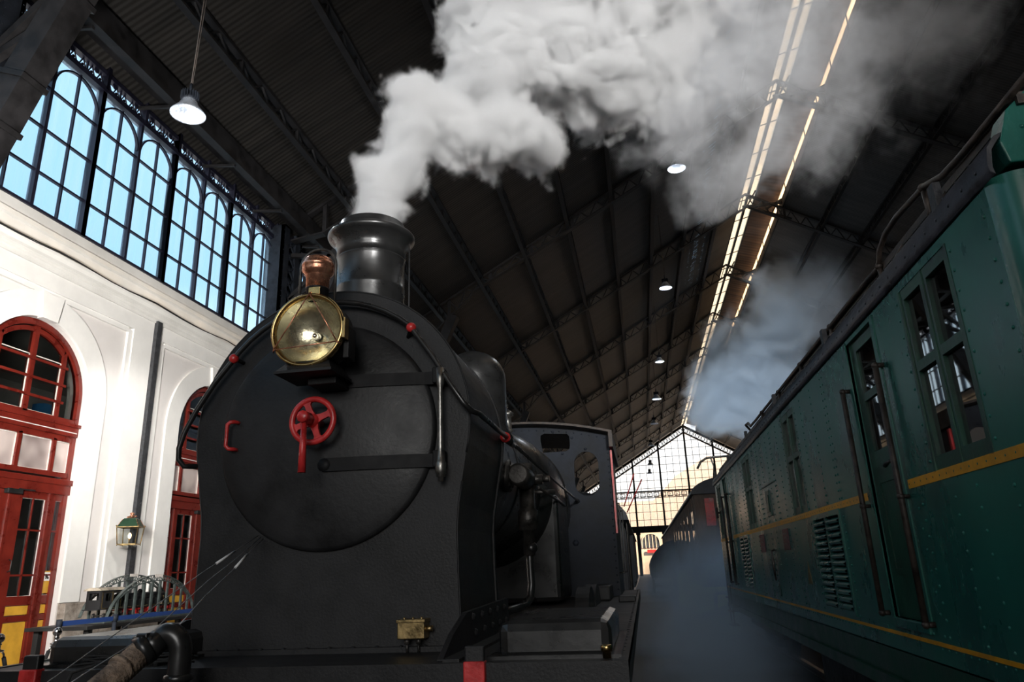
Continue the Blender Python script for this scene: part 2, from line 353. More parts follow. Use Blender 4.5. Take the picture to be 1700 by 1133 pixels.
    def ring(s, outer, inner, axis, a0, a1, closed=True):
        """band between two outlines of equal count, extruded"""
        def P(u, v, a): return {'X': (a, u, v), 'Y': (u, a, v), 'Z': (u, v, a)}[axis]
        n = len(outer); vs = [P(*p, a0) for p in outer] + [P(*p, a0) for p in inner] + [P(*p, a1) for p in outer] + [P(*p, a1) for p in inner]
        fs = []
        for i in range(n if closed else n - 1):
            j = (i + 1) % n
            fs += [(i, j, n + j, n + i), (2 * n + i, 3 * n + i, 3 * n + j, 2 * n + j), (i, 2 * n + i, 2 * n + j, j), (n + i, n + j, 3 * n + j, 3 * n + i)]
        if not closed: fs += [(0, n, 3 * n, 2 * n), (n - 1, 3 * n - 1, 4 * n - 1, 2 * n - 1)]
        s.raw(vs, fs); return s
    def holed(s, axis, a0, a1, u0, u1, v0, v1, holes):
        """slab with rectangular holes (u0,u1,v0,v1), normal along axis"""
        us = sorted(set([u0, u1] + [h[0] for h in holes] + [h[1] for h in holes])); vs_ = sorted(set([v0, v1] + [h[2] for h in holes] + [h[3] for h in holes]))
        us = [u for u in us if u0 <= u <= u1]; vs_ = [v for v in vs_ if v0 <= v <= v1]
        def P(u, v, a): return {'X': (a, u, v), 'Y': (u, a, v), 'Z': (u, v, a)}[axis]
        nu, nv = len(us) - 1, len(vs_) - 1
        def solid(i, j):
            if i < 0 or j < 0 or i >= nu or j >= nv: return False
            cu, cv = (us[i] + us[i + 1]) / 2, (vs_[j] + vs_[j + 1]) / 2
            return not any(h[0] < cu < h[1] and h[2] < cv < h[3] for h in holes)
        vv = {}
        def V(i, j, a):
            k = (i, j, a)
            if k not in vv: vv[k] = s.bm.verts.new(P(us[i], vs_[j], (a0, a1)[a]))
            return vv[k]
        for i in range(nu):
            for j in range(nv):
                if not solid(i, j): continue
                s.bm.faces.new([V(i, j, 0), V(i, j + 1, 0), V(i + 1, j + 1, 0), V(i + 1, j, 0)]); s.bm.faces.new([V(i, j, 1), V(i + 1, j, 1), V(i + 1, j + 1, 1), V(i, j + 1, 1)])
                if not solid(i - 1, j): s.bm.faces.new([V(i, j, 0), V(i, j, 1), V(i, j + 1, 1), V(i, j + 1, 0)])
                if not solid(i + 1, j): s.bm.faces.new([V(i + 1, j, 0), V(i + 1, j + 1, 0), V(i + 1, j + 1, 1), V(i + 1, j, 1)])
                if not solid(i, j - 1): s.bm.faces.new([V(i, j, 0), V(i + 1, j, 0), V(i + 1, j, 1), V(i, j, 1)])
                if not solid(i, j + 1): s.bm.faces.new([V(i, j + 1, 0), V(i, j + 1, 1), V(i + 1, j + 1, 1), V(i + 1, j + 1, 0)])
        return s
    def build(s, name, mat, parent=None, label=None, bevel=0.0):
        bmesh.ops.recalc_face_normals(s.bm, faces=s.bm.faces[:])
        me = bpy.data.meshes.new(name)
        off = Vector((0, 0, 0)); p = parent
        while p is not None: off += p.location; p = p.parent
        if parent is None:
            # origin at the base centre
            xs = [v.co for v in s.bm.verts]
            lo = Vector((min(v.x for v in xs), min(v.y for v in xs), min(v.z for v in xs))); hi = Vector((max(v.x for v in xs), max(v.y for v in xs), 0))
            off = Vector(((lo.x + hi.x) / 2, (lo.y + hi.y) / 2, lo.z)) if name not in KEEP else Vector((0, 0, 0))
        if off.length > 0: bmesh.ops.translate(s.bm, verts=s.bm.verts[:], vec=-off)
        s.bm.to_mesh(me); s.bm.free()
        m = M[mat] if isinstance(mat, str) else mat
        me.materials.append(m)
        o = bpy.data.objects.new(name, me); COL.objects.link(o)
        if parent is None: o.location = off
        else: o.parent = parent
        if label: o['label'] = label
        if bevel > 0:
            b = o.modifiers.new('bevel', 'BEVEL'); b.width = bevel; b.segments = 2; b.limit_method = 'ANGLE'; b.angle_limit = radians(40)
        return o
KEEP = {'ceiling_left', 'ceiling_right', 'floor', 'ceiling_ridge'}
def tag(o, label, cat, group=None, kind=None):
    o['label'] = label; o['category'] = cat
    if group: o['group'] = group
    if kind: o['kind'] = kind
    return o
def thing(name, loc, label, cat, group=None, kind=None):
    o = bpy.data.objects.new(name, None); COL.objects.link(o); o.location = loc; o.empty_display_size = 0.2
    return tag(o, label, cat, group, kind)
def struct(o, label=None):
    o['kind'] = 'structure'
    if label: o['label'] = label
    return o
def copy_tree(o, parent=None):
    c = o.copy(); COL.objects.link(c); c.parent = parent
    for ch in list(o.children): copy_tree(ch, c)
    return c
def arc(cx, cz, r, a0, a1, n): return [(cx + r * cos(radians(a0 + (a1 - a0) * i / n)), cz + r * sin(radians(a0 + (a1 - a0) * i / n))) for i in range(n + 1)]

# ================================================================== THE HALL
YE = 111.8
TR = [7.8 + 10.4 * k for k in range(-2, 10)]
def roofz(x): return 21.95 - abs(x - 7.6) * 0.59
# floor and platform
b = MB(); b.box(-10.3, 25.5, -22, YE + 25, -0.35, 0.0); struct(b.build('floor', 'floor'))
b = MB(); b.box(-10.0, -3.75, -22, YE, 0.004, 0.35, 0.02); struct(b.build('floor_platform', 'platform'))
# roof
b = MB(); b.prism([(-9.98, roofz(-9.98)), (7.3, roofz(7.3)), (7.3, roofz(7.3) + .012), (-9.98, roofz(-9.98) + .012)], 'Y', -22, YE + 1.2); struct(b.build('ceiling_left', 'roof'))
b = MB(); b.prism([(9.5, roofz(9.5)), (25.8, roofz(25.8)), (25.8, roofz(25.8) + .1), (9.5, roofz(9.5) + .1)], 'Y', -22, YE + 1.2); struct(b.build('ceiling_right', 'roof_right'))
b = MB(); b.prism([(8.28, 22.1), (9.58, 21.68), (9.58, 21.74), (8.28, 22.16)], 'Y', -22, YE + 1.2); b.box(9.53, 9.56, -22, YE + 1.2, 20.88, 21.32); struct(b.build('ceiling_ridge', 'ridge'))
# ridge glazing: two rows of roof panes and an upright strip
g = MB(); g.prism([(7.34, 21.86), (8.30, 22.12), (8.30, 22.14), (7.34, 21.88)], 'Y', -22, YE + 1)
g.box(9.53, 9.55, -22, YE + 1, 21.32, 21.70)
f = MB(); f.beam((7.80, -22, 21.93), (7.80, YE + 1, 21.93), 0.13, 0.14); f.beam((7.34, -22, 21.84), (7.34, YE + 1, 21.84), 0.08, 0.14); f.beam((8.3, -22, 22.08), (8.3, YE + 1, 22.08), 0.07, 0.10)
f.beam((9.53, -22, 20.84), (9.53, YE + 1, 20.84), 0.08, 0.14)
y = -20.0
while y < YE:
    f.beam((7.34, y, 21.83), (8.30, y, 22.09), 0.05, 0.04); f.beam((9.52, y + .5, 20.88), (9.52, y + .5, 21.70), 0.05, 0.05); y += 2.6
w = struct(f.build('window_1', 'iron'), 'iron bars of the glazed strip along the ridge')
g.build('pane', 'ridge_pane', w)
# right wall and the wall behind the photographer
b = MB(); b.box(25.1, 25.5, -22, YE, 0.004, roofz(25.1) - .02); struct(b.build('wall_right', 'roof_right'))
b = MB(); b.prism([(-10.3, 0.004), (25.4, 0.004), (25.4, roofz(25.4) - .02), (9.9, roofz(9.9) - .02), (7.3, roofz(7.3) - .02), (-10.3, roofz(-10.3) - .02)], 'Y', -22.4, -22.05); struct(b.build('wall_back', 'panel'))

# purlins: lattice girders running the length of the hall
def purlin(x, detail):
    b = MB(); zt = roofz(x) - 0.10; zb = zt - 0.42
    b.beam((x, -18, zt), (x, YE, zt), 0.16, 0.07); b.beam((x, -18, zb), (x, YE, zb), 0.16, 0.06)
    y = -4.0; k = 0
    while y < detail:
        b.beam((x, y, zb if k % 2 else zt), (x, y + 0.45, zt if k % 2 else zb), 0.05, 0.04); y += 0.45; k += 1
        if k % 6 == 0: b.beam((x, y, zb), (x, y, zt), 0.10, 0.06)
    return struct(b.build('roof_purlin', 'iron'))
for x in (-7.85, -5.9, -3.95, -2.0, -0.05, 1.9, 3.85, 5.8): purlin(x, 60)
for x in (11.4, 13.35, 15.3, 17.25, 19.2, 21.15, 23.1): purlin(x, 40)
# eave girder and its ties
b = MB(); b.box(-9.15, -8.95, -18, YE, 11.42, 11.95)
b.box(-9.8, -9.15, -18, YE, 11.78, 11.84)
y = 6.9
while y < 60:
    b.beam((-9.85, y, 11.45), (-9.0, y, 11.35), 0.06, 0.06); y += 2.4
struct(b.build('eave_girder', 'iron'))

# trusses
CH = [(-9.5, 11.25), (-8.5, 11.40), (-7.9, 11.72), (-7.0, 12.55), (-6.25, 13.33), (-4.07, 14.55), (-1.75, 15.86), (1.9, 17.9), (4.7, 19.47), (7.6, 21.08)]
def truss(y, first=False):
    b = MB()
    for sgn in (1, -1):
        mx = lambda p: (7.6 + sgn * (p[0] - 7.6), y, p[1])
        for i in range(len(CH) - 1): b.beam(mx(CH[i]), mx(CH[i + 1]), 0.26, 0.05)
        top = [(x, roofz(x) - 0.56) for x in (-9.5, 7.6)]
        # web of short diagonals between the chord and the rafter under the purlins
        n = 40; P = []
        for i in range(n + 1):
            x = -7.4 + (14.9) * i / n
            for j in range(len(CH) - 1):
                if CH[j][0] <= x <= CH[j + 1][0]:
                    t = (x - CH[j][0]) / (CH[j + 1][0] - CH[j][0]); zb = CH[j][1] + t * (CH[j + 1][1] - CH[j][1])
            P.append((x, zb, roofz(x) - 0.08))
        b.beam(mx((-9.5, roofz(-9.5) - .08)), mx((7.6, roofz(7.6) - .08)), 0.22, 0.08)
        for i in range(n):
            a, c = P[i], P[i + 1]
            if i % 2: b.beam(mx((a[0], a[1])), mx((c[0], c[2])), 0.05, 0.05)
            else: b.beam(mx((a[0], a[2])), mx((c[0], c[1])), 0.05, 0.05)
            if i % 5 == 0: b.beam(mx((a[0], a[1])), mx((a[0], a[2])), 0.14, 0.07)
        # arched leg and its braces
        L = [(-9.55, 6.6), (-9.35, 7.2), (-8.92, 8.25), (-8.62, 9.0), (-8.02, 10.42), (-7.55, 11.45), (-7.2, 12.25)]
        for i in range(len(L) - 1): b.beam(mx(L[i]), mx(L[i + 1]), 0.42, 0.40, up=(1, 0, 0))
        for i in (2, 3, 4): b.beam(mx((L[i][0], L[i][1] - .04)), mx((L[i][0] + .03, L[i][1] + .04)), 0.48, 0.46, up=(1, 0, 0))
        for (p, q) in (((-9.5, 9.35), (-8.25, 10.1)), ((-9.5, 9.3), (-8.75, 8.7)), ((-9.5, 10.8), (-8.0, 10.6)), ((-9.5, 9.4), (-7.7, 11.3)), ((-8.5, 11.4), (-8.5, roofz(-8.5) - .1)), ((-9.5, 9.25), (-9.0, 8.1))):
            b.beam(mx(p), mx(q), 0.12, 0.12)
    b.box(7.35, 9.6, y - .05, y + .05, 21.02, 21.16); b.beam((7.6, y, 21.1), (9.9, y, 20.0), 0.2, 0.06); b.beam((7.6, y, 21.1), (8.2, y, 22.05), 0.1, 0.08); b.beam((8.6, y, 20.8), (9.9, y, 21.5), 0.1, 0.1)
    return struct(b.build('roof_truss', 'iron'))
for y in TR: truss(y)
# box columns between the clerestory bays
for y in TR:
    b = MB(); x0 = -10.05
    b.box(x0, -9.5, y - .58, y - .50, 7.95, 11.55); b.box(x0, -9.5, y + .50, y + .58, 7.95, 11.55); b.box(x0, x0 + .08, y - .58, y + .58, 7.95, 11.55)
    b.box(-9.58, -9.5, y - .58, y - .20, 7.95, 11.55); b.box(-9.58, -9.5, y + .20, y + .58, 7.95, 11.55)
    z = 8.1
    while z < 11.3:
        b.beam((-9.55, y - .25, z), (-9.55, y + .25, z + .4), 0.04, 0.04); b.beam((-9.55, y + .25, z), (-9.55, y - .25, z + .4), 0.04, 0.04); z += 0.4
    for z in [8.05 + .16 * i for i in range(22)]:
        for yy in (y - .54, y - .24, y + .24, y + .54): b.rivet((-9.5, yy, z), (1, 0, 0), 0.016)
    struct(b.build('pillar', 'ironb'))

# ---- clerestory windows of the left wall
WN = [1]
def clerestory(y0, w, proto=[None]):
    WN[0] += 1
    if proto[0] is not None:
        c = copy_tree(proto[0]); c.location.y = proto[0].location.y + (y0 - proto[1]); c.name = 'window_%d' % WN[0]; c['label'] = 'clerestory window with two arched lights'; return c
    X = -9.9; f = MB(); g = MB(); h = w / 2
    f.box(X - .08, X + .07, y0 - .055, y0 + .055, 7.95, 11.2); f.box(X - .06, X + .05, y0 + h - .035, y0 + h + .035, 7.95, 11.2)
    f.box(X - .08, X + .07, y0 + w - .055, y0 + w + .055, 7.95, 11.2)
    for k in (0.5, 1.5): f.box(X - .03, X + .03, y0 + h * k - .016, y0 + h * k + .016, 7.95, 11.1)
    for z in (8.67, 9.52, 10.34): f.box(X - .03, X + .03, y0, y0 + w, z - .018, z + .018)
    f.box(X - .10, X + .10, y0, y0 + w, 11.13, 11.25)
    f.box(X - .06, X + .06, y0, y0 + w, 7.95, 8.0)
    for k in (0, 1):
        c = y0 + h * (k + .5); r = h / 2 - .02
        o_ = arc(c, 10.50, r, 0, 180, 20); i_ = arc(c, 10.50, r - .035, 0, 180, 20)
        f.ring([(p[0], p[1]) for p in o_], [(p[0], p[1]) for p in i_], 'X', X - .03, X + .03, closed=False)
    # ornamental lattice strip over the windows
    f.box(X - .06, X + .08, y0, y0 + w, 11.50, 11.60)
    n = 10
    for i in range(n):
        a = y0 + w * i / n; c = y0 + w * (i + 1) / n; m_ = (a + c) / 2
        f.beam((X, a, 11.25), (X, m_, 11.5), 0.02, 0.022); f.beam((X, m_, 11.5), (X, c, 11.25), 0.02, 0.022)
        if i % 2 == 0: f.box(X - .015, X + .015, a - .02, a + .02, 11.25, 11.5)
        f.lathe((X, m_, 11.36), [(0.03, -.01), (0.03, .01)], 'X', 8)
    for k in (0, .5, 1): f.box(X - .03, X + .12, y0 + w * k - .04, y0 + w * k + .04, 11.2, 11.85)
    for k in (0, 1):
        for t in (.22, .78):
            c = y0 + h * (k + t); f.lathe((X + .03, c, 11.46), [(0.06, -.01), (0.06, .01)], 'X', 10)
    o = struct(f.build('window_%d' % WN[0], 'bar'), 'clerestory window with two arched lights')
    g.box(X - .03, X - .02, y0, y0 + w, 7.98, 11.15); g.build('pane', 'sky_pane', o)
    proto[0] = o; proto.append(y0); return o
for k in range(-1, 9):
    for j in range(4): clerestory(8.34 + 10.4 * k + 2.37 * j, 2.37)

# ---- left wall: arcaded masonry
def opening(c, z0, r, spring, n=24):
    return [(c - r, z0), (c - r, spring)] + [(c - r * cos(pi * i / n), spring + r * sin(pi * i / n)) for i in range(1, n)] + [(c + r, spring), (c + r, z0)]
CEN = [10.31 + 5.2 * k for k in range(-2, 3)]
HW, SP = 1.22, 4.95
def bay_face(b, c, x, y0, y1, z0, z1, r=HW, zb=0.35):
    """front face of one bay with an arched hole"""
    op = opening(c, zb, r, SP); top = [p for p in op[1:-1]]
    b.raw([(x, y0, z0), (x, c - r, z0), (x, c - r, SP), (x, y0, SP)], [(0, 1, 2, 3)])
    b.raw([(x, c + r, z0), (x, y1, z0), (x, y1, SP), (x, c + r, SP)], [(0, 1, 2, 3)])
    if z0 < zb: b.raw([(x, c - r, z0), (x, c + r, z0), (x, c + r, zb), (x, c - r, zb)], [(0, 1, 2, 3)])
    b.raw([(x, y0, SP), (x, c - r, SP), (x, c - r, z1), (x, y0, z1)], [(0, 1, 2, 3)]); b.raw([(x, c + r, SP), (x, y1, SP), (x, y1, z1), (x, c + r, z1)], [(0, 1, 2, 3)])
    for i in range(len(top) - 1):
        p, q = top[i], top[i + 1]
        if abs(p[0] - q[0]) > 1e-6: b.raw([(x, p[0], p[1]), (x, q[0], q[1]), (x, q[0], z1), (x, p[0], z1)], [(0, 1, 2, 3)])
    for i in range(len(op) - 1):
        p, q = op[i], op[i + 1]; b.raw([(x, p[0], p[1]), (x, q[0], q[1]), (x - .42, q[0], q[1]), (x - .42, p[0], p[1])], [(0, 1, 2, 3)])
b = MB()
for c in CEN: bay_face(b, c, -9.95, c - 2.6, c + 2.6, 0.004, 7.2)
b.box(-10.37, -9.95, CEN[-1] + 2.6, YE, 0.004, 7.2); b.box(-10.37, -9.95, -22, CEN[0] - 2.6, 0.004, 7.2)
struct(b.build('wall_left', 'panel'))
# raised pilasters, frames, archivolts
b = MB()
for c in CEN:
    for s_ in (-1, 1):
        b.box(-9.95, -9.87, c + s_ * 2.14, c + s_ * 2.6, 1.43, 7.0); b.box(-9.95, -9.90, c + s_ * 2.02, c + s_ * 2.14, 1.43, 6.64)
        b.box(-9.95, -9.905, c + s_ * HW, c + s_ * 1.67, 1.43, SP)
    b.box(-9.95, -9.87, c - 2.14, c + 2.14, 6.68, 7.0); b.box(-9.95, -9.90, c - 2.02, c + 2.02, 6.58, 6.68)
    o_ = arc(c, SP, 1.67, 0, 180, 36); i_ = arc(c, SP, HW, 0, 180, 36); b.ring(o_, i_, 'X', -9.95, -9.905, closed=False)
    b.prism([(c - .17, 6.14), (c + .17, 6.14), (c + .24, 6.60), (c - .24, 6.60)], 'X', -9.95, -9.84)
y = CEN[-1] + 2.6
while y < YE - 6:
    b.box(-9.95, -9.87, y, y + .46, 1.43, 7.0); b.box(-9.95, -9.87, y + 4.74, y + 5.2, 1.43, 7.0); b.box(-9.95, -9.87, y + .46, y + 4.74, 6.68, 7.0); y += 5.2
struct(b.build('trim_1', 'wall'), 'white raised pilasters and arch surrounds')
b = MB()
prof = [(-9.97, 7.0), (-9.84, 7.0), (-9.84, 7.06), (-9.80, 7.08), (-9.80, 7.13), (-9.75, 7.15), (-9.75, 7.20), (-9.70, 7.25), (-9.69, 7.30), (-9.86, 7.32), (-9.86, 7.60), (-9.80, 7.615), (-9.80, 7.70), (-9.87, 7.715), (-9.88, 7.96), (-10.3, 7.96), (-10.3, 7.0)]
b.prism([(p[0], p[1]) for p in prof], 'Y', -22, YE); struct(b.build('trim_2', 'cornice'), 'moulded cornice below the clerestory')
b = MB()
y = -22
ys = [c for c in CEN]
segs = []; a = -22
for c in CEN: segs.append((a, c - HW - .02)); a = c + HW + .02
segs.append((a, YE))
for (a, c) in segs: b.box(-9.95, -9.80, a, c, 0.352, 1.42, 0.015)
struct(b.build('baseboard_left', 'stone'), 'rough granite plinth of the arcaded wall')
for k in range(-2, 3):
    yc = 13.12 + 5.2 * k
    b = MB(); b.box(-9.87, -9.79, yc - .075, yc + .075, 0.36, 7.04)
    z = 0.5
    while z < 7.0:
        b.rivet((-9.79, yc - .045, z), (1, 0, 0), .012); b.rivet((-9.79, yc + .045, z + .06), (1, 0, 0), .012); z += .14
    struct(b.build('trim_%d' % (k + 5), 'strip'), 'riveted dark iron strip between two arched bays')
# cable sagging along the cornice
b = MB(); pts = []
for i in range(60):
    y = 2 + i * 0.45; pts.append((-9.69 + .01 * sin(i * 1.7), y, 7.335 - .035 * abs(sin(i * .52)) + .012 * sin(i * 1.1)))
b.tube(pts, 0.010, 6); pts2 = [(p[0] + .015, p[1], p[2] - .03 * abs(sin(j * .4 + 1))) for j, p in enumerate(pts)]; b.tube(pts2, 0.008, 6)
tag(b.build('cable', 'rope'), 'thin dark cable sagging along the white wall cornice', 'cable')

# ---- arched doors
def arch_door(n, c, yl=None):
    X = -10.10; fr = MB(); r = HW - .01
    # frame: outer arch and jambs
    o_ = opening(c, 0.36, r, SP, 28); i_ = opening(c, 0.36, r - .085, SP, 28); fr.ring(o_, i_, 'X', X - .06, X + .06, closed=False)
    o2 = opening(c, 4.6, r - .05, SP, 28); i2 = opening(c, 4.6, r - .12, SP, 28); fr.ring(o2, i2, 'X', X + .03, X + .09, closed=False)
    # fanlight: posts, middle mullion, three bars
    for s_ in (-1, 1): fr.box(X - .05, X + .04, c + s_ * .70 - .04, c + s_ * .70 + .04, 4.55, SP + sqrt(1.13 ** 2 - .49))
    fr.box(X - .05, X + .05, c - .045, c + .045, 4.55, 6.1)
    o3 = arc(c, SP + .02, 1.05, 48, 132, 14); i3 = arc(c, SP + .02, .97, 48, 132, 14); fr.ring(o3, i3, 'X', X - .04, X + .04, closed=False)
    for z in (4.83, 5.14, 5.46): fr.box(X + .05, X + .085, c - .76, c + .76, z - .022, z + .022)
    fr.box(X - .05, X + .05, c - 1.14, c + 1.14, 4.50, 4.58)
    # transom beam and mouldings
    fr.box(X - .06, X + .10, c - 1.2, c + 1.2, 4.27, 4.50, .01); fr.box(X - .06, X + .13, c - 1.21, c + 1.21, 4.44, 4.50)
    fr.box(X - .05, X + .05, c - 1.14, c + 1.14, 4.17, 4.27)
    for yy in (c - .75, c, c + .75): fr.box(X - .05, X + .05, yy - .035, yy + .035, 3.6, 4.2)
    fr.box(X - .05, X + .06, c - 1.14, c + 1.14, 3.54, 3.62); fr.box(X - .06, X + .12, c - 1.24, c + 1.24, 3.40, 3.50, .01); fr.box(X - .06, X + .09, c - 1.22, c + 1.22, 3.24, 3.40)
    root = struct(fr.build('door_%d' % n, 'redwood'), 'red-brown arched doorway with fanlight')
    # white putty lines round the panes
    pt = MB()
    def lines(y0, y1, z0, z1, xx=X + .012, t=.016):
        for (a, b_, c_, d) in ((y0, y1, z0, z0 + t), (y0, y1, z1 - t, z1), (y0, y0 + t, z0, z1), (y1 - t, y1, z0, z1)): pt.box(X - .003, X + .012, a, b_, c_, d)
    lines(c - .66, c - .045, 4.58, 5.55); lines(c + .045, c + .66, 4.58, 5.55)
    lines(c - 1.14, c - .785, 3.62, 4.17); lines(c - .715, c - .035, 3.62, 4.17); lines(c + .035, c + .715, 3.62, 4.17); lines(c + .785, c + 1.14, 3.62, 4.17)
    pt.box(X + .09, X + .104, c - 1.16, c + 1.16, 4.335, 4.35)
    # leaves: side light, two leaves, side light
    le = MB(); ye = MB()
    lv = [(c - 1.13, c - .95, 0), (c - .76, c - .12, 1), (c + .12, c + .76, 1), (c + .95, c + 1.13, 0)]
    holes = []
    for (a, d, kind) in [(c - 1.12, c - .93, 0), (c - .72, c - .16, 1), (c + .27, c + .77, 1), (c + .98, c + 1.14, 0)]:
        holes.append((a, d, 1.57, 3.13))
        for (z0, z1) in ((1.28, 1.42), (0.50, 1.17)): ye.box(X - .03, X + .012, a + .02, d - .01, z0, z1, .004)
    panels = [(h[0] + .01, h[1], 1.27, 1.43) for h in holes] + [(h[0] + .01, h[1], 0.48, 1.18) for h in holes]
    le.holed('X', X - .03, X + .035, c - 1.2, c + 1.2, 0.37, 3.24, holes + panels)
    for yy in (c - .84, c + .84): le.box(X + .03, X + .06, yy - .03, yy + .03, 0.37, 3.24)
    for h in holes:
        le.box(X + .0, X + .02, h[0], h[1], 2.60, 2.63); le.box(X + .0, X + .02, h[0], h[1], 1.88, 1.91)
        if h[1] - h[0] > .3: le.box(X, X + .02, (h[0] + h[1]) / 2 - .012, (h[0] + h[1]) / 2 + .012, 1.57, 3.13)
        lines(h[0] - .004, h[1] + .004, 1.565, 3.135, X + .045, .010)
    le.box(X + .03, X + .055, c - .02, c + .02, .37, 3.24)
    lf = le.build('door_leaf', 'redwood', root)
    ye.build('ochre_panel', 'ochre', lf, 'ochre yellow lower panels')
    hd = MB(); hd.tube([(X + .04, c + .2, 1.95), (X + .09, c + .2, 1.97), (X + .09, c + .2, 2.12), (X + .04, c + .2, 2.14)], .009, 6); hd.build('handle', 'dsteel', lf)
    cl = MB(); cl.box(X + .035, X + .12, c - .12, c + .18, 3.17, 3.25, .01); cl.box(X + .10, X + .12, c + .1, c + .42, 3.24, 3.26); cl.build('door_closer', 'under', root)
    pt.build('putty', 'putty', root)
    gl = MB(); gl.box(X - .012, X - .004, c - 1.13, c + 1.13, 1.5, 3.2)
    gp = [p for p in opening(c, 4.55, HW - .09, SP, 24)]; gl.prism(gp, 'X', X - .012, X - .004); gl.build('pane', 'dark_pane', root)
    fz = MB(); fz.box(X - .012, X - .004, c - 1.14, c + 1.14, 3.6, 4.2); fz.build('transom_pane', 'frost', root)
    return root
for i, c in enumerate(CEN): arch_door(i + 1, c)
# dim rooms behind the doors
b = MB()
b.box(-15.0, -14.9, -1, 26, 0.3, 6.6); b.box(-15, -10.4, -1, 26, 0.2, 0.3); b.box(-15, -10.4, -1, 26, 6.55, 6.65); b.box(-15, -10.4, -1.1, -1, .3, 6.6); b.box(-15, -10.4, 26, 26.1, .3, 6.6)
struct(b.build('wall_room', 'panel'))
b = MB(); b.box(-15, -10.45, -1, 26, 4.3, 4.4); struct(b.build('floor_mezzanine', 'wood'))
# things behind the fanlight
for i, (y0, y1, z1) in enumerate(((9.5, 9.82, 4.72), (9.84, 10.12, 4.70), (10.14, 10.26, 4.67))):
    b = MB(); b.box(-10.75, -10.48, y0, y1, 4.402, z1, .006); tag(b.build('cardboard_box', 'card'), ['widest brown box behind the left arched fanlight', 'middle brown box behind the left arched fanlight', 'narrow brown box behind the left arched fanlight'][i], 'box', 'boxes behind the fanlight')
b = MB(); b.box(-10.7, -10.45, 11.12, 11.30, 4.402, 4.88, .004); tag(b.build('binder', 'blue'), 'blue upright binder behind the lower right corner of the fanlight', 'binder')
# yellow notice on the side light of the first door
t = thing('notice', (-10.04, 11.37, 1.58), 'orange-yellow notice with camera symbol stuck on the door glass', 'notice')
b = MB(); b.box(-10.095, -10.085, 11.285, 11.45, 1.60, 1.96); b.build('paper', 'ochre', t)
b = MB(); b.box(-10.085, -10.083, 11.30, 11.435, 1.80, 1.94); b.build('white_square', 'white', t)
b = MB(); b.beam((-10.081, 11.335, 1.885), (-10.081, 11.385, 1.865), .004, .035, up=(0, 0, 1)); b.beam((-10.081, 11.37, 1.85), (-10.081, 11.41, 1.84), .004, .03); b.box(-10.083, -10.080, 11.34, 11.36, 1.83, 1.86); b.build('symbol', 'under', t)

# ---- far gable
def gable():
    Y = YE; f = MB()
    def gz(x): return roofz(x) - 1.35
    for k in range(-4, 5):
        x = 7.6 + 4.05 * k
        f.box(x - .13, x + .13, Y - .15, Y + .15, 6.9, roofz(x) - .1)
        for j in (1, 2, 3):
            xx = x + 4.05 * j / 4
            if xx < 25: f.box(xx - .03, xx + .03, Y - .05, Y + .05, 6.9, gz(xx))
    z = 7.9
    while z < 20.5:
        hw = max(0, (21.95 - 1.35 - z) / .59)
        f.box(max(-9.9, 7.6 - hw), min(25, 7.6 + hw), Y - .04, Y + .04, z - .03, z + .03); z += 1.15
    for sgn in (-1, 1):
        P = lambda d, dz: (7.6 + sgn * d, Y, roofz(7.6 + d) + dz)
        f.beam(P(0, -1.35), P(17.4, -1.35), .5, .16); f.beam(P(0, -.35), P(17.4, -.35), .5, .3)
        n = 22
        for i in range(n):
            d = 17.4 * (i + .5) / n; c = P(d, -.87); f.lathe(c, [(.36, -.05), (.36, .05), (.29, .05), (.29, -.05), (.36, -.05)], 'Y', 14, cap=False)
            for q in (0, .5): f.beam(P(17.4 * (i + q) / n, -1.35), P(17.4 * (i + .5 + q) / n, -.4), .06, .05); f.beam(P(17.4 * (i + q) / n, -.4), P(17.4 * (i + .5 + q) / n, -1.35), .06, .05)
    f.box(-9.9, 25, Y - .2, Y + .2, 11.95, 12.15); f.box(-9.9, 25, Y - .1, Y + .1, 11.05, 11.15)
    x = -9.9
    while x < 25:
        f.ring([(x + .05, 11.2), (x + .85, 11.2), (x + .85, 11.9), (x + .05, 11.9)], [(x + .15, 11.3), (x + .75, 11.3), (x + .75, 11.8), (x + .15, 11.8)], 'Y', Y - .05, Y + .05)
        f.box(x + .38, x + .52, Y - .05, Y + .05, 11.48, 11.62); x += 1.0125
    f.box(-9.9, 25, Y - .6, Y + .3, 6.1, 7.0)
    w = struct(f.build('window_60', 'iron'), 'great glazed gable at the far end')
    g = MB(); g.prism([(-9.9, 6.95), (25, 6.95), (25, roofz(25) - .2), (7.6, roofz(7.6) - .2), (-9.9, roofz(-9.9) - .2)], 'Y', Y + .06, Y + .08); g.build('pane', 'far_pane', w)
gable()
for x in (-9.0, -0.5, 3.3, 11.6, 19.8):
    b = MB(); b.box(x - .25, x + .25, YE - .3, YE + .2, 0.004, 6.1); b.box(x - .35, x + .35, YE - .4, YE + .25, 5.8, 6.1); struct(b.build('column', 'ironb'))
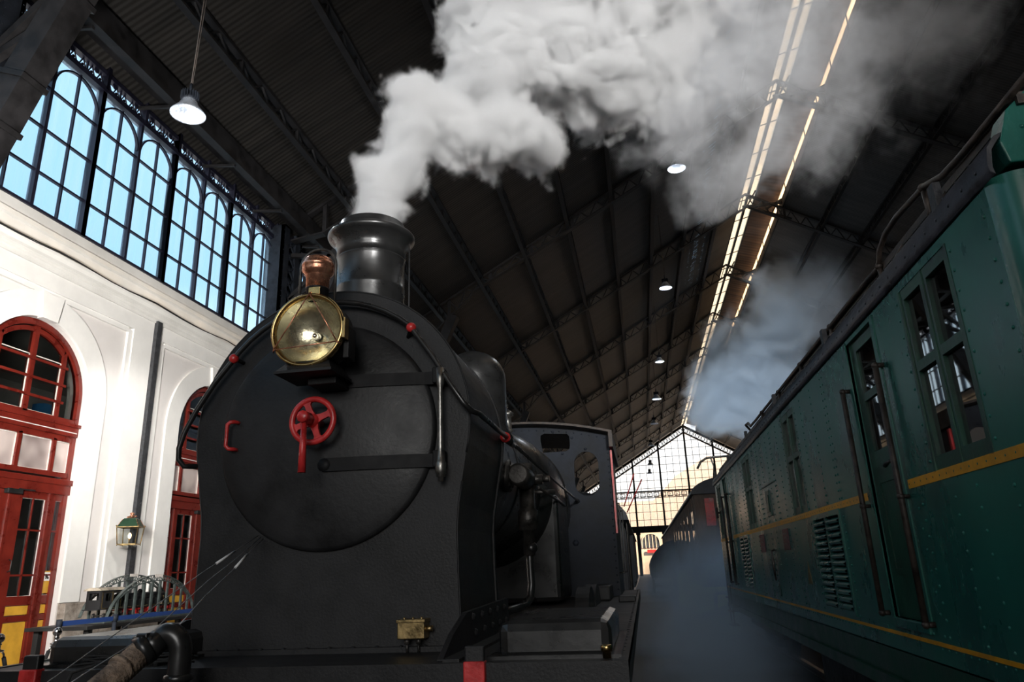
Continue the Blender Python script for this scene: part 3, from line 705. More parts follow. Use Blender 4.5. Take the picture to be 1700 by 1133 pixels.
# sunlit building beyond the hall
t = thing('building', (6, 132, 0), 'warm sunlit building with arched window beyond the far gable', 'building', kind='structure')
b = MB(); b.box(-30, 40, 132, 133, 0, 12.3); b.prism([(2.5, 12.3), (20, 12.3), (20, 19.5), (12.5, 19.5), (6.8, 16.4), (4.6, 14.2)], 'Y', 132, 133); b.box(-30, 40, 131.7, 132, 7.2, 7.6); b.build('facade', 'brick', t)
for x in (-6.25, 1.45, 9.15):
    b = MB(); b.prism(opening(x, 4.3, 1.5, 5.2, 16), 'Y', 131.9, 131.99); wd = b.build('window', 'slate', t)
    b = MB(); b.ring(opening(x, 4.3, 1.6, 5.2, 16), opening(x, 4.3, 1.45, 5.2, 16), 'Y', 131.8, 131.98, False)
    for q in (-.9, -.3, .3, .9): b.box(x + q - .07, x + q + .07, 131.82, 131.98, 4.3, 6.5)
    b.build('window_bars', 'brick', wd)
b = MB(); b.box(.7, 2.2, 131.6, 131.75, 3.5, 4.0); b.build('red_sign', 'red', t)

# ================================================================== STEAM LOCOMOTIVE
CX = -1.69
LOCO = thing('steam_locomotive', (CX, 3.2, 0), 'black steam locomotive with large round smokebox door, steam rising from its chimney', 'locomotive')
# running board and buffer beam
b = MB(); b.box(-3.25, -0.10, 3.28, 12.0, 1.285, 1.32); b.box(-3.25, -0.10, 3.24, 3.28, 1.24, 1.325); b.box(-0.14, -0.10, 3.28, 12.0, 1.20, 1.325)
b.box(-3.25, -3.21, 3.28, 12.0, 1.20, 1.325); b.box(-0.30, -0.12, 8.2, 8.6, 1.32, 1.38, .01)
y = 3.6
while y < 11.8: b.rivet((-0.13, y, 1.32), (0, 0, 1), .014); y += .16
b.build('running_board', 'loco', LOCO)
b = MB(); b.box(-3.20, -0.15, 3.25, 3.31, 0.82, 1.24)
for x in (-3.0, -2.7, -2.3, -1.9, -1.5, -1.1, -.7, -.4):
    for z in (.9, 1.16): b.rivet((x, 3.25, z), (0, -1, 0), .02)
b.build('buffer_beam', 'loco', LOCO)
for sx in (-1, 1):
    b = MB(); x = CX + sx * .98; b.lathe((x, 0, 1.03), [(.17, 3.25), (.17, 3.20), (.13, 3.18), (.12, 2.95), (.06, 2.94), (.06, 2.80), (.24, 2.79), (.25, 2.76), (.20, 2.74), (.02, 2.73)], 'Y', 28); b.build('buffer', 'dsteel', LOCO)
# smokebox
def sb_outline(grow=0):
    R = .815 + grow; P = []
    for i in range(49):
        a = radians(-14 + 208 * i / 48); P.append((CX + R * cos(a), 2.51 + R * sin(a)))
    left = [(-.765, 2.16), (-.745, 2.05), (-.735, 1.92), (-.738, 1.7), (-.745, 1.5), (-.75, 1.30)]
    P += [(CX + p[0] - grow, p[1]) for p in left]; P += [(CX - p[0] + grow, p[1]) for p in left[::-1]]
    return P
b = MB(); b.prism(sb_outline(-.006), 'Y', 3.815, 4.80); b.prism(sb_outline(), 'Y', 3.80, 3.83); b.prism(sb_outline(.004), 'Y', 4.76, 4.80)
b.box(CX - .78, CX + .78, 3.76, 3.80, 1.32, 1.345)
for i in range(12): b.rivet((CX - .70 + i * .127, 3.77, 1.346), (0, 0, 1), .012)
# worn edge bead
ol = sb_outline(.001); b.tube([(p[0], 3.803, p[1]) for p in ol], .006, 6)
o = b.build('smokebox', 'loco', LOCO, bevel=0.0)
# stay plates with bolts at the foot of the smokebox
for sx in (-1, 1):
    x = CX + sx * .762
    b = MB(); b.prism([(3.78, 1.50), (4.95, 1.52), (4.95, 1.33), (3.9, 1.33), (3.5, 1.325), (3.29, 1.325), (3.50, 1.42)], 'X', x, x + sx * .025)
    b.box(x, x + sx * .10, 3.3, 4.95, 1.32, 1.335)
    for i in range(5):
        y = 3.9 + i * .22; b.rivet((x + sx * .025, y, 1.47), (sx, 0, 0), .022); b.rivet((x + sx * .025, y + .06, 1.39), (sx, 0, 0), .022)
    b.build('stay_plate', 'loco', LOCO)
# smokebox door
DX, DZ = -1.70, 2.465
b = MB(); prof = [(.64, 3.80), (.64, 3.785), (.632, 3.772), (.618, 3.765)]
for i in range(1, 13):
    r = .618 * (1 - i / 12); prof.append((max(r, .001), 3.765 - .075 * (1 - (r / .618) ** 2)))
b.lathe((DX, 0, DZ), prof, 'Y', 96, cap=False); b.build('smokebox_door', 'door', LOCO)
DR = None
for z in (2.735, 2.275):
    b = MB(); n = 14; X0, X1 = -1.70, -1.03
    P = [(X0 + .02 * (1 - cos(a)), z + .038 * sin(a)) for a in []]
    o_ = [(X1, z - .036), (X1, z + .036)] + [(X0 + .036 - .036 * sin(pi * i / 10), z + .036 * cos(pi * i / 10)) for i in range(11)]
    def ysurf(x): r = sqrt((x - DX) ** 2 + (z - DZ) ** 2); return 3.765 - .075 * (1 - min(1, r / .618) ** 2) if r < .618 else 3.775
    xs = [X1 - (X1 - X0 - .036) * i / n for i in range(n + 1)]
    for i in range(n):
        a, c = xs[i], xs[i + 1]; ya, yc = ysurf(a) - .014, ysurf(c) - .014
        b.raw([(a, ya, z - .036), (a, ya, z + .036), (c, yc, z + .036), (c, yc, z - .036), (a, ya + .03, z - .036), (a, ya + .03, z + .036), (c, yc + .03, z + .036), (c, yc + .03, z - .036)], [(0, 1, 2, 3), (0, 3, 7, 4), (1, 5, 6, 2), (3, 2, 6, 7), (0, 4, 5, 1)])
    yy = ysurf(X0 + .036); b.lathe((X0 + .036, 0, z), [(.036, yy + .01), (.036, yy - .014), (.001, yy - .0141)], 'Y', 20, cap=False)
    b.box(-1.06, -1.0, 3.70, 3.79, z - .045, z + .045, .006); b.build('hinge_strap', 'strap', LOCO)
b = MB(); b.lathe((-1.018, 3.715, 0), [(.001, 2.155), (.013, 2.155), (.015, 2.175), (.024, 2.18), (.024, 2.19), (.028, 2.195), (.030, 2.25), (.024, 2.26), (.017, 2.33), (.015, 2.5), (.014, 2.66), (.022, 2.69), (.024, 2.775), (.001, 2.78)], 'Z', 16); b.build('hinge_pin', 'steel', LOCO, 'worn bright steel hinge pin')
# hand wheel and locking handle
HX, HZ = -1.69, 2.50
b = MB(); b.tube([(HX + .118 * cos(2 * pi * i / 40), 3.58, HZ + .118 * sin(2 * pi * i / 40)) for i in range(40)], .0165, 12, closed=True)
for k in range(4):
    a = radians(20 + 90 * k)
    pts = []
    w0, w1 = .030, .018
    d = Vector((cos(a), 0, sin(a))); e = Vector((-sin(a), 0, cos(a)))
    P = [d * .02 + e * .026, d * .055 + e * .017, d * .09 + e * .016, d * .115 + e * .036, d * .115 - e * .036, d * .09 - e * .016, d * .055 - e * .017, d * .02 - e * .026]
    b.prism([(HX + p.x, HZ + p.z) for p in P], 'Y', 3.572, 3.590)
b.lathe((HX, 0, HZ), [(.035, 3.61), (.038, 3.575), (.034, 3.555), (.026, 3.545), (.001, 3.544)], 'Y', 24)
b.build('hand_wheel', 'red', LOCO, 'red four-spoked hand wheel')
b = MB(); b.lathe((HX, 0, HZ), [(.020, 3.70), (.020, 3.545)], 'Y', 18); b.lathe((HX, 0, HZ), [(.024, 3.52), (.034, 3.515), (.034, 3.455), (.030, 3.448), (.001, 3.447)], 'Y', 8)
b.lathe((HX, 0, HZ), [(.026, 3.545), (.026, 3.52)], 'Y', 16)
b.tube([(HX, 3.475, HZ - .02), (HX + .002, 3.475, HZ - .29)], [.015, .021], 14); b.build('locking_handle', 'red', LOCO, 'red straight locking handle hanging down')
# red door grip
b = MB(); b.tube([(-2.215, 3.77, 2.555), (-2.225, 3.71, 2.555), (-2.245, 3.70, 2.553), (-2.262, 3.70, 2.54), (-2.262, 3.70, 2.42), (-2.245, 3.70, 2.402), (-2.225, 3.71, 2.40), (-2.215, 3.77, 2.40)], .0115, 12); b.build('door_grip', 'red', LOCO, 'red grip at the left of the smokebox door')
# chimney
CY = 4.40
b = MB(); b.lathe((CX - .008, CY, 0), [(.245, 3.20), (.235, 3.34), (.233, 3.55), (.2335, 3.555), (.2335, 3.57), (.231, 3.575), (.231, 3.76), (.235, 3.775), (.238, 3.782), (.227, 3.786), (.227, 3.792), (.238, 3.796), (.236, 3.84), (.243, 3.87), (.262, 3.905), (.284, 3.925), (.296, 3.935), (.303, 3.950), (.301, 3.962), (.288, 3.972), (.25, 3.985), (.236, 3.992), (.230, 4.045), (.224, 4.052), (.196, 4.052), (.190, 3.95), (.190, 3.4)], 'Z', 72, cap=False)

b.build('chimney', 'polish', LOCO)
b = MB(); b.cyl((CX + .262, CY + .02, 3.1), (CX + .262, CY + .02, 3.9), .006, 6); b.build('chimney_rod', 'loco', LOCO)
# hand rail round the smokebox
def hr(a, r=.735, y=3.735): return (CX + r * cos(radians(a)), y, 2.50 + r * sin(radians(a)))
pts = [(CX - .80, 3.80, 2.33), (CX - .86, 3.76, 2.33), (CX - .885, 3.74, 2.37), (CX - .885, 3.735, 2.43), (CX - .86, 3.735, 2.52)]
pts += [(CX - .80, 3.735, 2.64), (CX - .70, 3.735, 2.80)] + [hr(a) for a in range(146, 46, -7)] + [(CX + .50, 3.735, 3.03), (CX + .62, 3.73, 2.86), (CX + .735, 3.72, 2.67), (CX + .80, 3.715, 2.57), (CX + .842, 3.74, 2.525), (CX + .86, 3.85, 2.53), (CX + .86, 4.3, 2.535), (CX + .86, 4.74, 2.54)]
b = MB(); b.tube(pts, .0155, 14); b.tube([(CX + .85, 4.74, 2.54), (CX + .85, 5.0, 2.54)], [.03, .024], 14); b.tube([(CX + .85, 4.9, 2.54), (CX + .88, 9.75, 2.54)], .0125, 12); b.lathe((CX + .88, 0, 2.54), [(.013, 9.7), (.025, 9.8), (.03, 9.9)], 'Y', 12)
rail = b.build('hand_rail', 'polish', LOCO)
for (p, q, s_) in ((hr(143), (CX - .56, 3.80, 2.93), 1), (hr(47, .73), (CX + .46, 3.80, 3.00), 1), ((CX + .85, 4.70, 2.54), (CX + .78, 4.70, 2.54), 1.1)):
    b = MB()
    if s_ > 1: b.lathe((p[0], 4.70, p[2]), [(.018, -.015), (.034, -.012), (.034, .012), (.018, .015)], 'Y', 16)
    else: b.sphere(p, .029, 10)
    k = b.build('rail_knob', 'red', rail, 'small red knob on the hand rail')
    b = MB(); b.cyl(p, q, .012, 8); b.build('bracket', 'loco', rail)
# boiler, bands, dome, firebox, cab
b = MB(); b.lathe((CX, 0, 2.50), [(.70, 4.75), (.69, 4.95), (.665, 5.15), (.66, 8.1)], 'Y', 64); b.build('boiler', 'polish', LOCO)
for y in (5.3, 6.35, 7.3):
    b = MB(); b.lathe((CX, 0, 2.50), [(.661, y - .04), (.667, y - .035), (.667, y + .035), (.661, y + .04)], 'Y', 64, cap=False); b.build('boiler_band', 'loco', LOCO)
b = MB(); b.lathe((CX, 0, 2.47), [(.60, 7.75), (.68, 7.80), (.745, 7.92), (.785, 8.1), (.805, 8.35), (.81, 8.8), (.81, 9.15)], 'Y', 64)
b.box(CX - .81, CX + .81, 8.0, 9.1, 1.35, 2.47, .05)
b.lathe((CX, 0, 2.47), [(.812, 9.05), (.826, 9.06), (.826, 9.12), (.812, 9.13)], 'Y', 64, cap=False); b.lathe((CX, 0, 2.45), [(.70, 9.12), (.76, 9.2), (.775, 9.4), (.775, 9.9)], 'Y', 56)
b.build('firebox', 'polish', LOCO)
b = MB(); P = [(.42, 3.05), (.385, 3.13), (.365, 3.2), (.36, 3.3), (.36, 3.70)] + [(.36 * cos(radians(a)), 3.70 + .33 * sin(radians(a))) for a in range(10, 91, 10)]
b.lathe((CX, 7.55, 0), P, 'Z', 48); b.build('steam_dome', 'polish', LOCO)
for y, h in ((8.55, 3.68), (8.95, 3.66)):
    b = MB(); x = CX + .12; b.lathe((x, y, 0), [(.055, 3.2), (.055, 3.36), (.075, 3.37), (.075, 3.39), (.055, 3.40), (.055, h - .10), (.085, h - .08), (.085, h - .05), (.055, h - .03), (.02, h), (.001, h)], 'Z', 18); b.build('safety_valve', 'steel', LOCO, 'pale metal safety valve')
# steam stop valve and its pipe
b = MB(); vx, vy, vz = -.93, 6.15, 2.42
b.lathe((0, vy - .35, vz), [(.10, vx - .14), (.13, vx - .13), (.13, vx - .08), (.08, vx - .07), (.07, vx)], 'X', 20)
for k in range(8): b.rivet((vx - .08, vy - .35 + .105 * cos(k * pi / 4), vz + .105 * sin(k * pi / 4)), (1, 0, 0), .022)
b.lathe((vx, 0, vz), [(.07, vy - .45), (.09, vy - .43), (.09, vy - .1), (.065, vy - .08), (.06, vy), (.10, vy + .01), (.10, vy + .07), (.06, vy + .09), (.05, vy + .16), (.001, vy + .17)], 'Y', 18)
b.lathe((vx, vy + .0, 0), [(.05, vz - .62), (.05, vz - .42), (.085, vz - .41), (.085, vz - .26), (.065, vz - .24), (.065, vz)], 'Z', 18)
b.lathe((vx, vy, 0), [(.001, vz + .15), (.06, vz + .14), (.06, vz)], 'Z', 14); b.cyl((vx, vy, vz), (vx + .14, vy, vz), .045, 12); b.cyl((vx + .14, vy, vz), (vx + .20, vy, vz), .03, 6)
b.build('steam_valve', 'dsteel', LOCO)
b = MB(); b.tube([(vx, vy, 2.0), (vx, vy, 1.75), (vx + .005, vy, 1.58), (vx - .005, vy - .01, 1.48), (vx - .04, vy - .06, 1.42), (vx - .12, vy - .2, 1.395), (vx - .14, vy - 1.0, 1.39)], .032, 14); b.sphere((vx + .015, vy, 1.86), .055, 8); b.build('steam_pipe', 'polish', LOCO)
b = MB(); b.cyl((CX + .62, 7.2, 2.42), (CX + .88, 7.25, 2.42), .02, 8); b.cyl((CX + .8, 6.6, 2.40), (CX + .82, 8.8, 2.40), .014, 8); b.build('control_rod', 'dsteel', LOCO)
# cab
YF, YB = 9.9, 11.7; XL, XR = CX - 1.36, CX + 1.36
def ctop(x): return 3.60 - .20 * ((x - CX) / 1.36) ** 2
def capsule(x0, x1, z0, z1, n=10):
    r = (x1 - x0) / 2; c = (x0 + x1) / 2
    return [(c + r * cos(pi * i / n), z1 - r + r * sin(pi * i / n)) for i in range(n + 1)] + [(c + r * cos(pi + pi * i / n), z0 + r + r * sin(pi + pi * i / n)) for i in range(n + 1)]
def plate_with_holes(name, mat, Y0, Y1, outline, holes, parent):
    """plate cut by boolean-free triangulation: bmesh holes fill"""
    bm = bmesh.new(); edges = []
    for loop in [outline] + holes:
        vs = [bm.verts.new((p[0], Y0, p[1])) for p in loop]
        for i in range(len(vs)): edges.append(bm.edges.new((vs[i], vs[(i + 1) % len(vs)])))
    r = bmesh.ops.triangle_fill(bm, edges=edges, use_beauty=True)
    ex = bmesh.ops.extrude_face_region(bm, geom=bm.faces[:]); bmesh.ops.translate(bm, verts=[v for v in ex['geom'] if isinstance(v, bmesh.types.BMVert)], vec=(0, Y1 - Y0, 0))
    b_ = MB(); b_.bm.free(); b_.bm = bm
    return b_
out_ = [(XL, 1.32)] + [(XR, 1.32)] + [(XR - (XR - XL) * i / 24, ctop(XR - (XR - XL) * i / 24)) for i in range(25)]
oval = [(p[0], p[1]) for p in capsule(-.83, -.50, 2.60, 3.20)]
rect = [(-1.25, 3.22), (-.93, 3.22), (-.88, 3.25), (-.87, 3.30), (-.87, 3.42), (-.90, 3.46), (-1.22, 3.485), (-1.27, 3.46), (-1.275, 3.42), (-1.275, 3.38)]
mir = lambda P: [(2 * CX - p[0], p[1]) for p in P]
b = plate_with_holes('cab_front', 'loco', YF, YF + .02, out_, [oval, rect, mir(oval), mir(rect)], LOCO)
for i in range(22):
    z = 1.4 + i * .088; b.rivet((XR - .03, YF, z), (0, -1, 0), .013); b.rivet((XL + .03, YF, z), (0, -1, 0), .013)
for i in range(26):
    x = XL + .06 + i * .104; b.rivet((x, YF, ctop(x) - .05), (0, -1, 0), .012)
for (x, z) in ((-.66, 3.235), (-.84, 3.4), (-.98, 3.19), (-1.1, 3.5)): b.rivet((x, YF, z), (0, -1, 0), .022)
b.rivet((-.87, YF, 2.0), (0, -1, 0), .045)
b.build('cab_front', 'ironb', LOCO, 'blue-grey cab front with oval and rectangular lookout openings')
b = MB(); P = [(XL - .05 + (XR - XL + .10) * i / 30, ctop(XL + (XR - XL) * i / 30) + .01) for i in range(31)]
b.prism(P + [(p[0], p[1] + .03) for p in P[::-1]], 'Y', 9.72, YB + .25); b.box(XR + .0, XR + .05, 9.72, YB + .25, 3.22, 3.42); b.box(XL - .05, XL, 9.72, YB + .25, 3.22, 3.42)
b.build('cab_roof', 'rustpipe', LOCO)
for sx, x in ((1, XR), (-1, XL)):
    b = MB(); b.holed('X', x - .02 * (sx > 0), x + .02 * (sx < 0), YF + .02, YB, 1.32, 3.40, [(10.35, 11.1, 2.35, 3.05)]); o = b.build('cab_side', 'loco', LOCO)
    b = MB(); b.box(x - .01, x + .025 * sx, YF + .0, YF + .06, 2.1, 3.2); b.build('red_edge', 'red', o, 'red painted edge of the cab side')
b = MB(); b.box(XL, XR, YB, YB + .02, 1.32, 2.3); b.build('cab_back', 'loco', LOCO)
for y in (YF + .25, YB - .1):
    b = MB(); b.tube([(XR, y, 1.6), (XR + .06, y, 1.6), (XR + .06, y, 2.5), (XR, y, 2.5)], .012, 8); b.build('cab_grip', 'dsteel', LOCO)
# covers on the running board, splashers
for (x0, x1) in ((-.68, -.17), (-2.98, -2.36)):
    b = MB(); b.box(x0, x1, 3.43, 4.45, 1.30, 1.475 if x0 > -1 else 1.455, .045); b.box(x0 - .04, x1 + .04, 3.37, 4.5, 1.32, 1.335)
    b.build('valve_cover', 'polish', LOCO)
b = MB(); b.lathe((-.19, 3.33, 0), [(.018, 1.325), (.018, 1.352), (.024, 1.354), (.024, 1.374), (.02, 1.378), (.001, 1.378)], 'Z', 16); b.build('oil_cap', 'brass', LOCO, 'small brass oil cap')
b = MB(); b.lathe((-2.52, 3.36, 0), [(.018, 1.325), (.018, 1.352), (.024, 1.354), (.024, 1.374), (.02, 1.378), (.001, 1.378)], 'Z', 16); b.build('oil_cap', 'brass', LOCO, 'small brass oil cap')
for y in (7.0, 7.9):
    b = MB(); b.prism([(y + .42 * cos(radians(a)), 1.32 + .20 * sin(radians(a))) for a in range(0, 181, 12)], 'X', -.62, -.50); b.build('splasher', 'loco', LOCO)
b = MB(); b.box(-.75, -.40, 8.6, 9.4, 1.32, 1.48, .02); b.build('tool_box', 'loco', LOCO)
# lamp irons with red plates
for x in (-.742, -2.87):
    b = MB(); b.box(x - .042, x + .042, 3.215, 3.255, 1.318, 1.395, .008); a = b.build('lamp_iron', 'loco', LOCO)
    b = MB(); b.box(x - .046, x + .046, 3.205, 3.26, 1.20, 1.335, .006); b.build('red_plate', 'red', a, 'red painted lower half')
# junction box
b = MB(); b.box(-1.245, -1.105, 3.70, 3.80, 1.385, 1.475, .005); b.box(-1.25, -1.10, 3.695, 3.80, 1.462, 1.478, .003)
for x in (-1.22, -1.175, -1.13): b.cyl((x, 3.74, 1.47), (x, 3.74, 1.487), .007, 6)
b.cyl((-1.11, 3.75, 1.43), (-1.075, 3.75, 1.43), .014, 8); jb = b.build('junction_box', 'dbrass', LOCO, 'dull brass junction box on the lower right of the smokebox front')
for x in (-1.205, -1.145):
    b = MB(); b.cyl((x, 3.74, 1.385), (x, 3.74, 1.36), .014, 8); b.cyl((x, 3.74, 1.36), (x, 3.74, 1.322), .006, 6); b.build('conduit', 'dsteel', jb)
# frames, wheels, cylinders below the running board
b = MB(); b.box(CX - .72, CX - .68, 3.3, 11.9, .55, 1.285); b.box(CX + .68, CX + .72, 3.3, 11.9, .55, 1.285); b.box(CX - .7, CX + .7, 3.3, 3.4, .6, 1.285); b.box(CX - .7, CX + .7, 9.6, 9.7, .6, 1.285); b.build('main_frame', 'under', LOCO)
for sx in (-1, 1):
    x = CX + sx * .98
    b = MB(); b.lathe((x, 0, .78), [(.001, 3.55), (.30, 3.56), (.32, 3.6), (.32, 4.5), (.30, 4.54), (.001, 4.55)], 'Y', 28); b.box(x - .2, x + .2, 3.6, 4.5, .8, 1.285); b.build('cylinder', 'loco', LOCO)
    b = MB(); b.beam((x + sx * .08, 4.5, .72), (x + sx * .08, 7.3, .66), .05, .10); b.beam((x + sx * .03, 5.8, .6), (x + sx * .03, 8.8, .6), .05, .11); b.build('connecting_rod', 'steel', LOCO)
    for y in (5.8, 7.3, 8.8):
        b = MB(); xx = CX + sx * .80; R = .56; w = .065
        ZC = R + .085
        b.lathe((0, y, ZC), [(R - .09, xx - w), (R + .02, xx - w), (R, xx - w + .03), (R, xx + w), (R - .09, xx + w), (R - .09, xx - w)], 'X', 36, cap=False)
        b.lathe((0, y, ZC), [(.001, xx - .1), (.13, xx - .1), (.13, xx + .1), (.001, xx + .1)], 'X', 18)
        for k in range(10):
            a = 2 * pi * k / 10; b.beam((xx, y + .1 * cos(a), ZC + .1 * sin(a)), (xx, y + (R - .06) * cos(a), ZC + (R - .06) * sin(a)), .05, .05, up=(1, 0, 0))
        b.build('driving_wheel', 'under', LOCO)

# ------------------------------------------------------------------ head lamp (lifts off its bracket)
LX, LZ, LY = -1.672, 2.965, 3.42
t = thing('head_lamp', (LX, 3.50, 2.72), 'round brass head lamp with copper chimney and wire triangle on the locomotive front', 'lamp')
b = MB(); R = .205
b.lathe((LX, 0, LZ), [(R - .012, LY + .012), (R - .010, LY + .03), (R - .006, LY + .16), (R - .03, LY + .20), (.001, LY + .21)], 'Y', 56, cap=False)
b.box(LX - .12, LX + .12, LY + .04, LY + .2, 2.74, 2.768); b.box(LX + R - .02, LX + R + .012, LY + .05, LY + .15, LZ - .16, LZ + .02, .005); b.build('body', 'loco', t)
b = MB(); b.lathe((LX, 0, LZ), [(R - .02, LY + .02), (R - .016, LY - .006), (R - .004, LY - .010), (R + .003, LY - .002), (R + .003, LY + .028), (R - .008, LY + .034)], 'Y', 64, cap=False)
b.box(LX + R - .006, LX + R + .012, LY - .01, LY + .03, LZ - .065, LZ + .03, .003); b.box(LX + R + .01, LX + R + .016, LY - .02, LY + .035, LZ - .07, LZ + .045, .002)
bz = b.build('bezel', 'brass', t, 'polished brass rim')
b = MB(); A, B_, C_ = (LX + .012, LY - .02, LZ + R - .004), (LX - .176, LY - .02, LZ - .104), (LX + .180, LY - .02, LZ - .088)
for p, q in ((A, B_), (B_, C_), (C_, A)): b.tube([p, q], .0038, 8)
for p in (B_, C_): b.tube([p, (p[0] * 1.0 + (p[0] - LX) * .07, LY + .005, p[2] - .008)], .0045, 6)
b.tube([A, (A[0], LY + .0, A[2] + .012)], .005, 6); b.build('guard_wire', 'copper', bz)
b = MB(); P = []
for i in range(13):
    r = (R - .02) * (1 - i / 12.0); P.append((max(r, .018), LY + .022 + .13 * (1 - (r / (R - .02)) ** 2) ** .6))
b.lathe((LX, 0, LZ), P, 'Y', 56, cap=False); b.build('reflector', 'reflector', t)
b = MB(); b.sphere((LX + .005, LY + .09, LZ - .01), .018, 8); b.lathe((LX, 0, LZ), [(.02, LY + .15), (.022, LY + .12), (.014, LY + .11)], 'Y', 16); b.build('burner', 'chrome', t)
b = MB(); P = [(R - .018, LY + .012)] + [((R - .018) * (1 - i / 8.), LY + .012 - .012 * (1 - (1 - i / 8.) ** 2)) for i in range(1, 8)] + [(.001, LY)]
b.lathe((LX, 0, LZ), P, 'Y', 56, cap=False); b.build('lens', 'lens', t)
b = MB(); b.lathe((LX, LY + .10, 0), [(.062, 3.14), (.062, 3.225), (.066, 3.227), (.066, 3.235), (.058, 3.24)], 'Z', 32); b.build('neck', 'loco', t)
b = MB(); b.lathe((LX, LY + .10, 0), [(.064, 3.235), (.064, 3.30), (.068, 3.302), (.068, 3.31), (.072, 3.315), (.085, 3.33), (.090, 3.345), (.086, 3.358), (.090, 3.362), (.092, 3.375), (.088, 3.388), (.082, 3.392), (.082, 3.398), (.074, 3.415), (.05, 3.428), (.001, 3.433)], 'Z', 40); b.build('copper_chimney', 'copper', t)
b = MB(); b.box(LX - .022, LX + .045, LY + .036, LY + .044, 3.175, 3.225, .002); b.build('maker_plate', 'brass', t)
b = MB(); b.tube([(LX - .105, LY + .10, 3.12)] + [(LX - .105 * cos(radians(a)), LY + .10, 3.375 + .105 * sin(radians(a))) for a in range(0, 181, 12)] + [(LX + .105, LY + .10, 3.10)], .0085, 10); b.build('carrying_handle', 'dsteel', t)
b = MB(); b.raw([(LX - .155, LY - .03, 2.735), (LX + .155, LY - .03, 2.735), (LX + .155, LY + .24, 2.735), (LX - .155, LY + .24, 2.735), (LX - .115, LY + .03, 2.80), (LX + .115, LY + .03, 2.80), (LX + .115, LY + .2, 2.80), (LX - .115, LY + .2, 2.80)], [(0, 3, 2, 1), (4, 5, 6, 7), (0, 1, 5, 4), (1, 2, 6, 5), (2, 3, 7, 6), (3, 0, 4, 7)])
b.box(LX - .16, LX + .16, LY - .035, LY + .245, 2.722, 2.736); b.build('base', 'loco', t)
b = MB(); b.box(LX - .03, LX + .13, LY + .10, 3.80, 2.685, 2.7215, .004); b.prism([(3.72, 2.69), (3.80, 2.69), (3.80, 2.58)], 'X', LX + .03, LX + .06); b.build('lamp_bracket', 'loco', LOCO)

# ------------------------------------------------------------------ air pipe and hose, wires
b = MB(); P = [(-1.975, 3.02, .85), (-1.975, 3.02, 1.40)] + [(-2.03 + .055 * cos(radians(a)), 3.02 - .02 * (a / 130), 1.42 + .07 * sin(radians(a))) for a in range(0, 141, 14)]
b.tube(P, .046, 20); b.lathe((-1.975, 3.02, 0), [(.047, 1.30), (.058, 1.305), (.060, 1.315), (.058, 1.325), (.047, 1.33)], 'Z', 22)
b.tube([(-2.05, 3.0, 1.475), (-2.10, 2.97, 1.435)], [.046, .060], 18); b.tube([(-2.09, 2.975, 1.445), (-2.12, 2.95, 1.42)], .064, 18)
b.box(-2.13, -2.08, 2.93, 2.97, 1.455, 1.50, .006); b.tube([(-2.15, 2.95, 1.475), (-2.06, 2.95, 1.475)], .014, 8)
b.cyl((-1.975, 3.0, 1.0), (-1.975, 3.25, 1.0), .03, 8); t = b.build('air_pipe', 'polish', LOCO)
b = MB(); P = []
A_ = Vector((-2.11, 2.955, 1.427)); B2 = Vector((-2.19, 2.55, 1.20))
N = 60
pts = [A_.lerp(B2, i / N) + Vector((0, 0, -.05 * sin(pi * i / N) * 0.3)) for i in range(N + 1)]
rr = [.052 + .0035 * (1 if (i % 2) else -1) for i in range(N + 1)]
b.tube(pts, rr, 20); b.tube([A_.lerp(B2, .22), A_.lerp(B2, .26)], .057, 18); b.build('hose', 'hose', t, 'worn brown corrugated hose')
b = MB(); b.tube([(-2.22, 3.05, 1.37), (-2.20, 2.9, 1.32), (-2.26, 2.65, 1.22)], .010, 8); tag(b.build('blue_rope', 'belt'), 'blue rope lying behind the brown hose', 'rope')
def wire(pts, label, name='wire', r=.0024):
    b = MB(); b.tube(pts, r, 6); return tag(b.build(name, 'wire'), label, 'wire', 'wires hanging from the smokebox door')
w1 = wire([(-2.065, 3.77, 1.925), (-2.10, 3.6, 1.84), (-2.12, 3.4, 1.755), (-2.20, 3.0, 1.545), (-2.30, 2.7, 1.36), (-2.33, 2.6, 1.30)], 'upper thin wire slanting down from the smokebox door rim')
w2 = wire([(-2.05, 3.77, 1.915), (-2.03, 3.5, 1.80), (-2.05, 3.3, 1.70), (-2.12, 3.02, 1.50), (-2.25, 2.8, 1.36), (-2.33, 2.7, 1.28)], 'lower thin wire passing behind the black pipe elbow')
w3 = wire([(-2.035, 3.77, 1.905), (-2.00, 3.55, 1.82), (-1.99, 3.4, 1.74), (-2.0, 3.2, 1.63), (-2.04, 3.06, 1.50)], 'rightmost thin wire ending at the black pipe elbow')
for w_, p, q in ((w1, (-2.10, 3.6, 1.84), (-2.114, 3.46, 1.78)), (w3, (-2.00, 3.55, 1.82), (-1.992, 3.43, 1.755))):
    b = MB(); b.tube([p, q], .0065, 6); b.build('white_tag', 'white', w_, 'short white sleeve')
b = MB()
for k in range(5):
    P = []
    for i in range(16):
        a = i / 15; P.append((-2.75 + .62 * a + .02 * sin(k * 2 + a * 9), 3.34 + .03 * sin(a * 7 + k) + .02 * k, 1.335 + .012 * k * .5 + .012 * abs(sin(a * 6 + k))))
    b.tube(P, .0045, 6)
P = [(-2.42, 3.28, 1.33), (-2.48, 3.2, 1.36), (-2.55, 3.1, 1.33), (-2.56, 3.05, 1.2)]; b.tube(P, .007, 6)
tag(b.build('cable_bundle', 'rope'), 'tangle of thin black cables on the left end of the running board', 'cable')

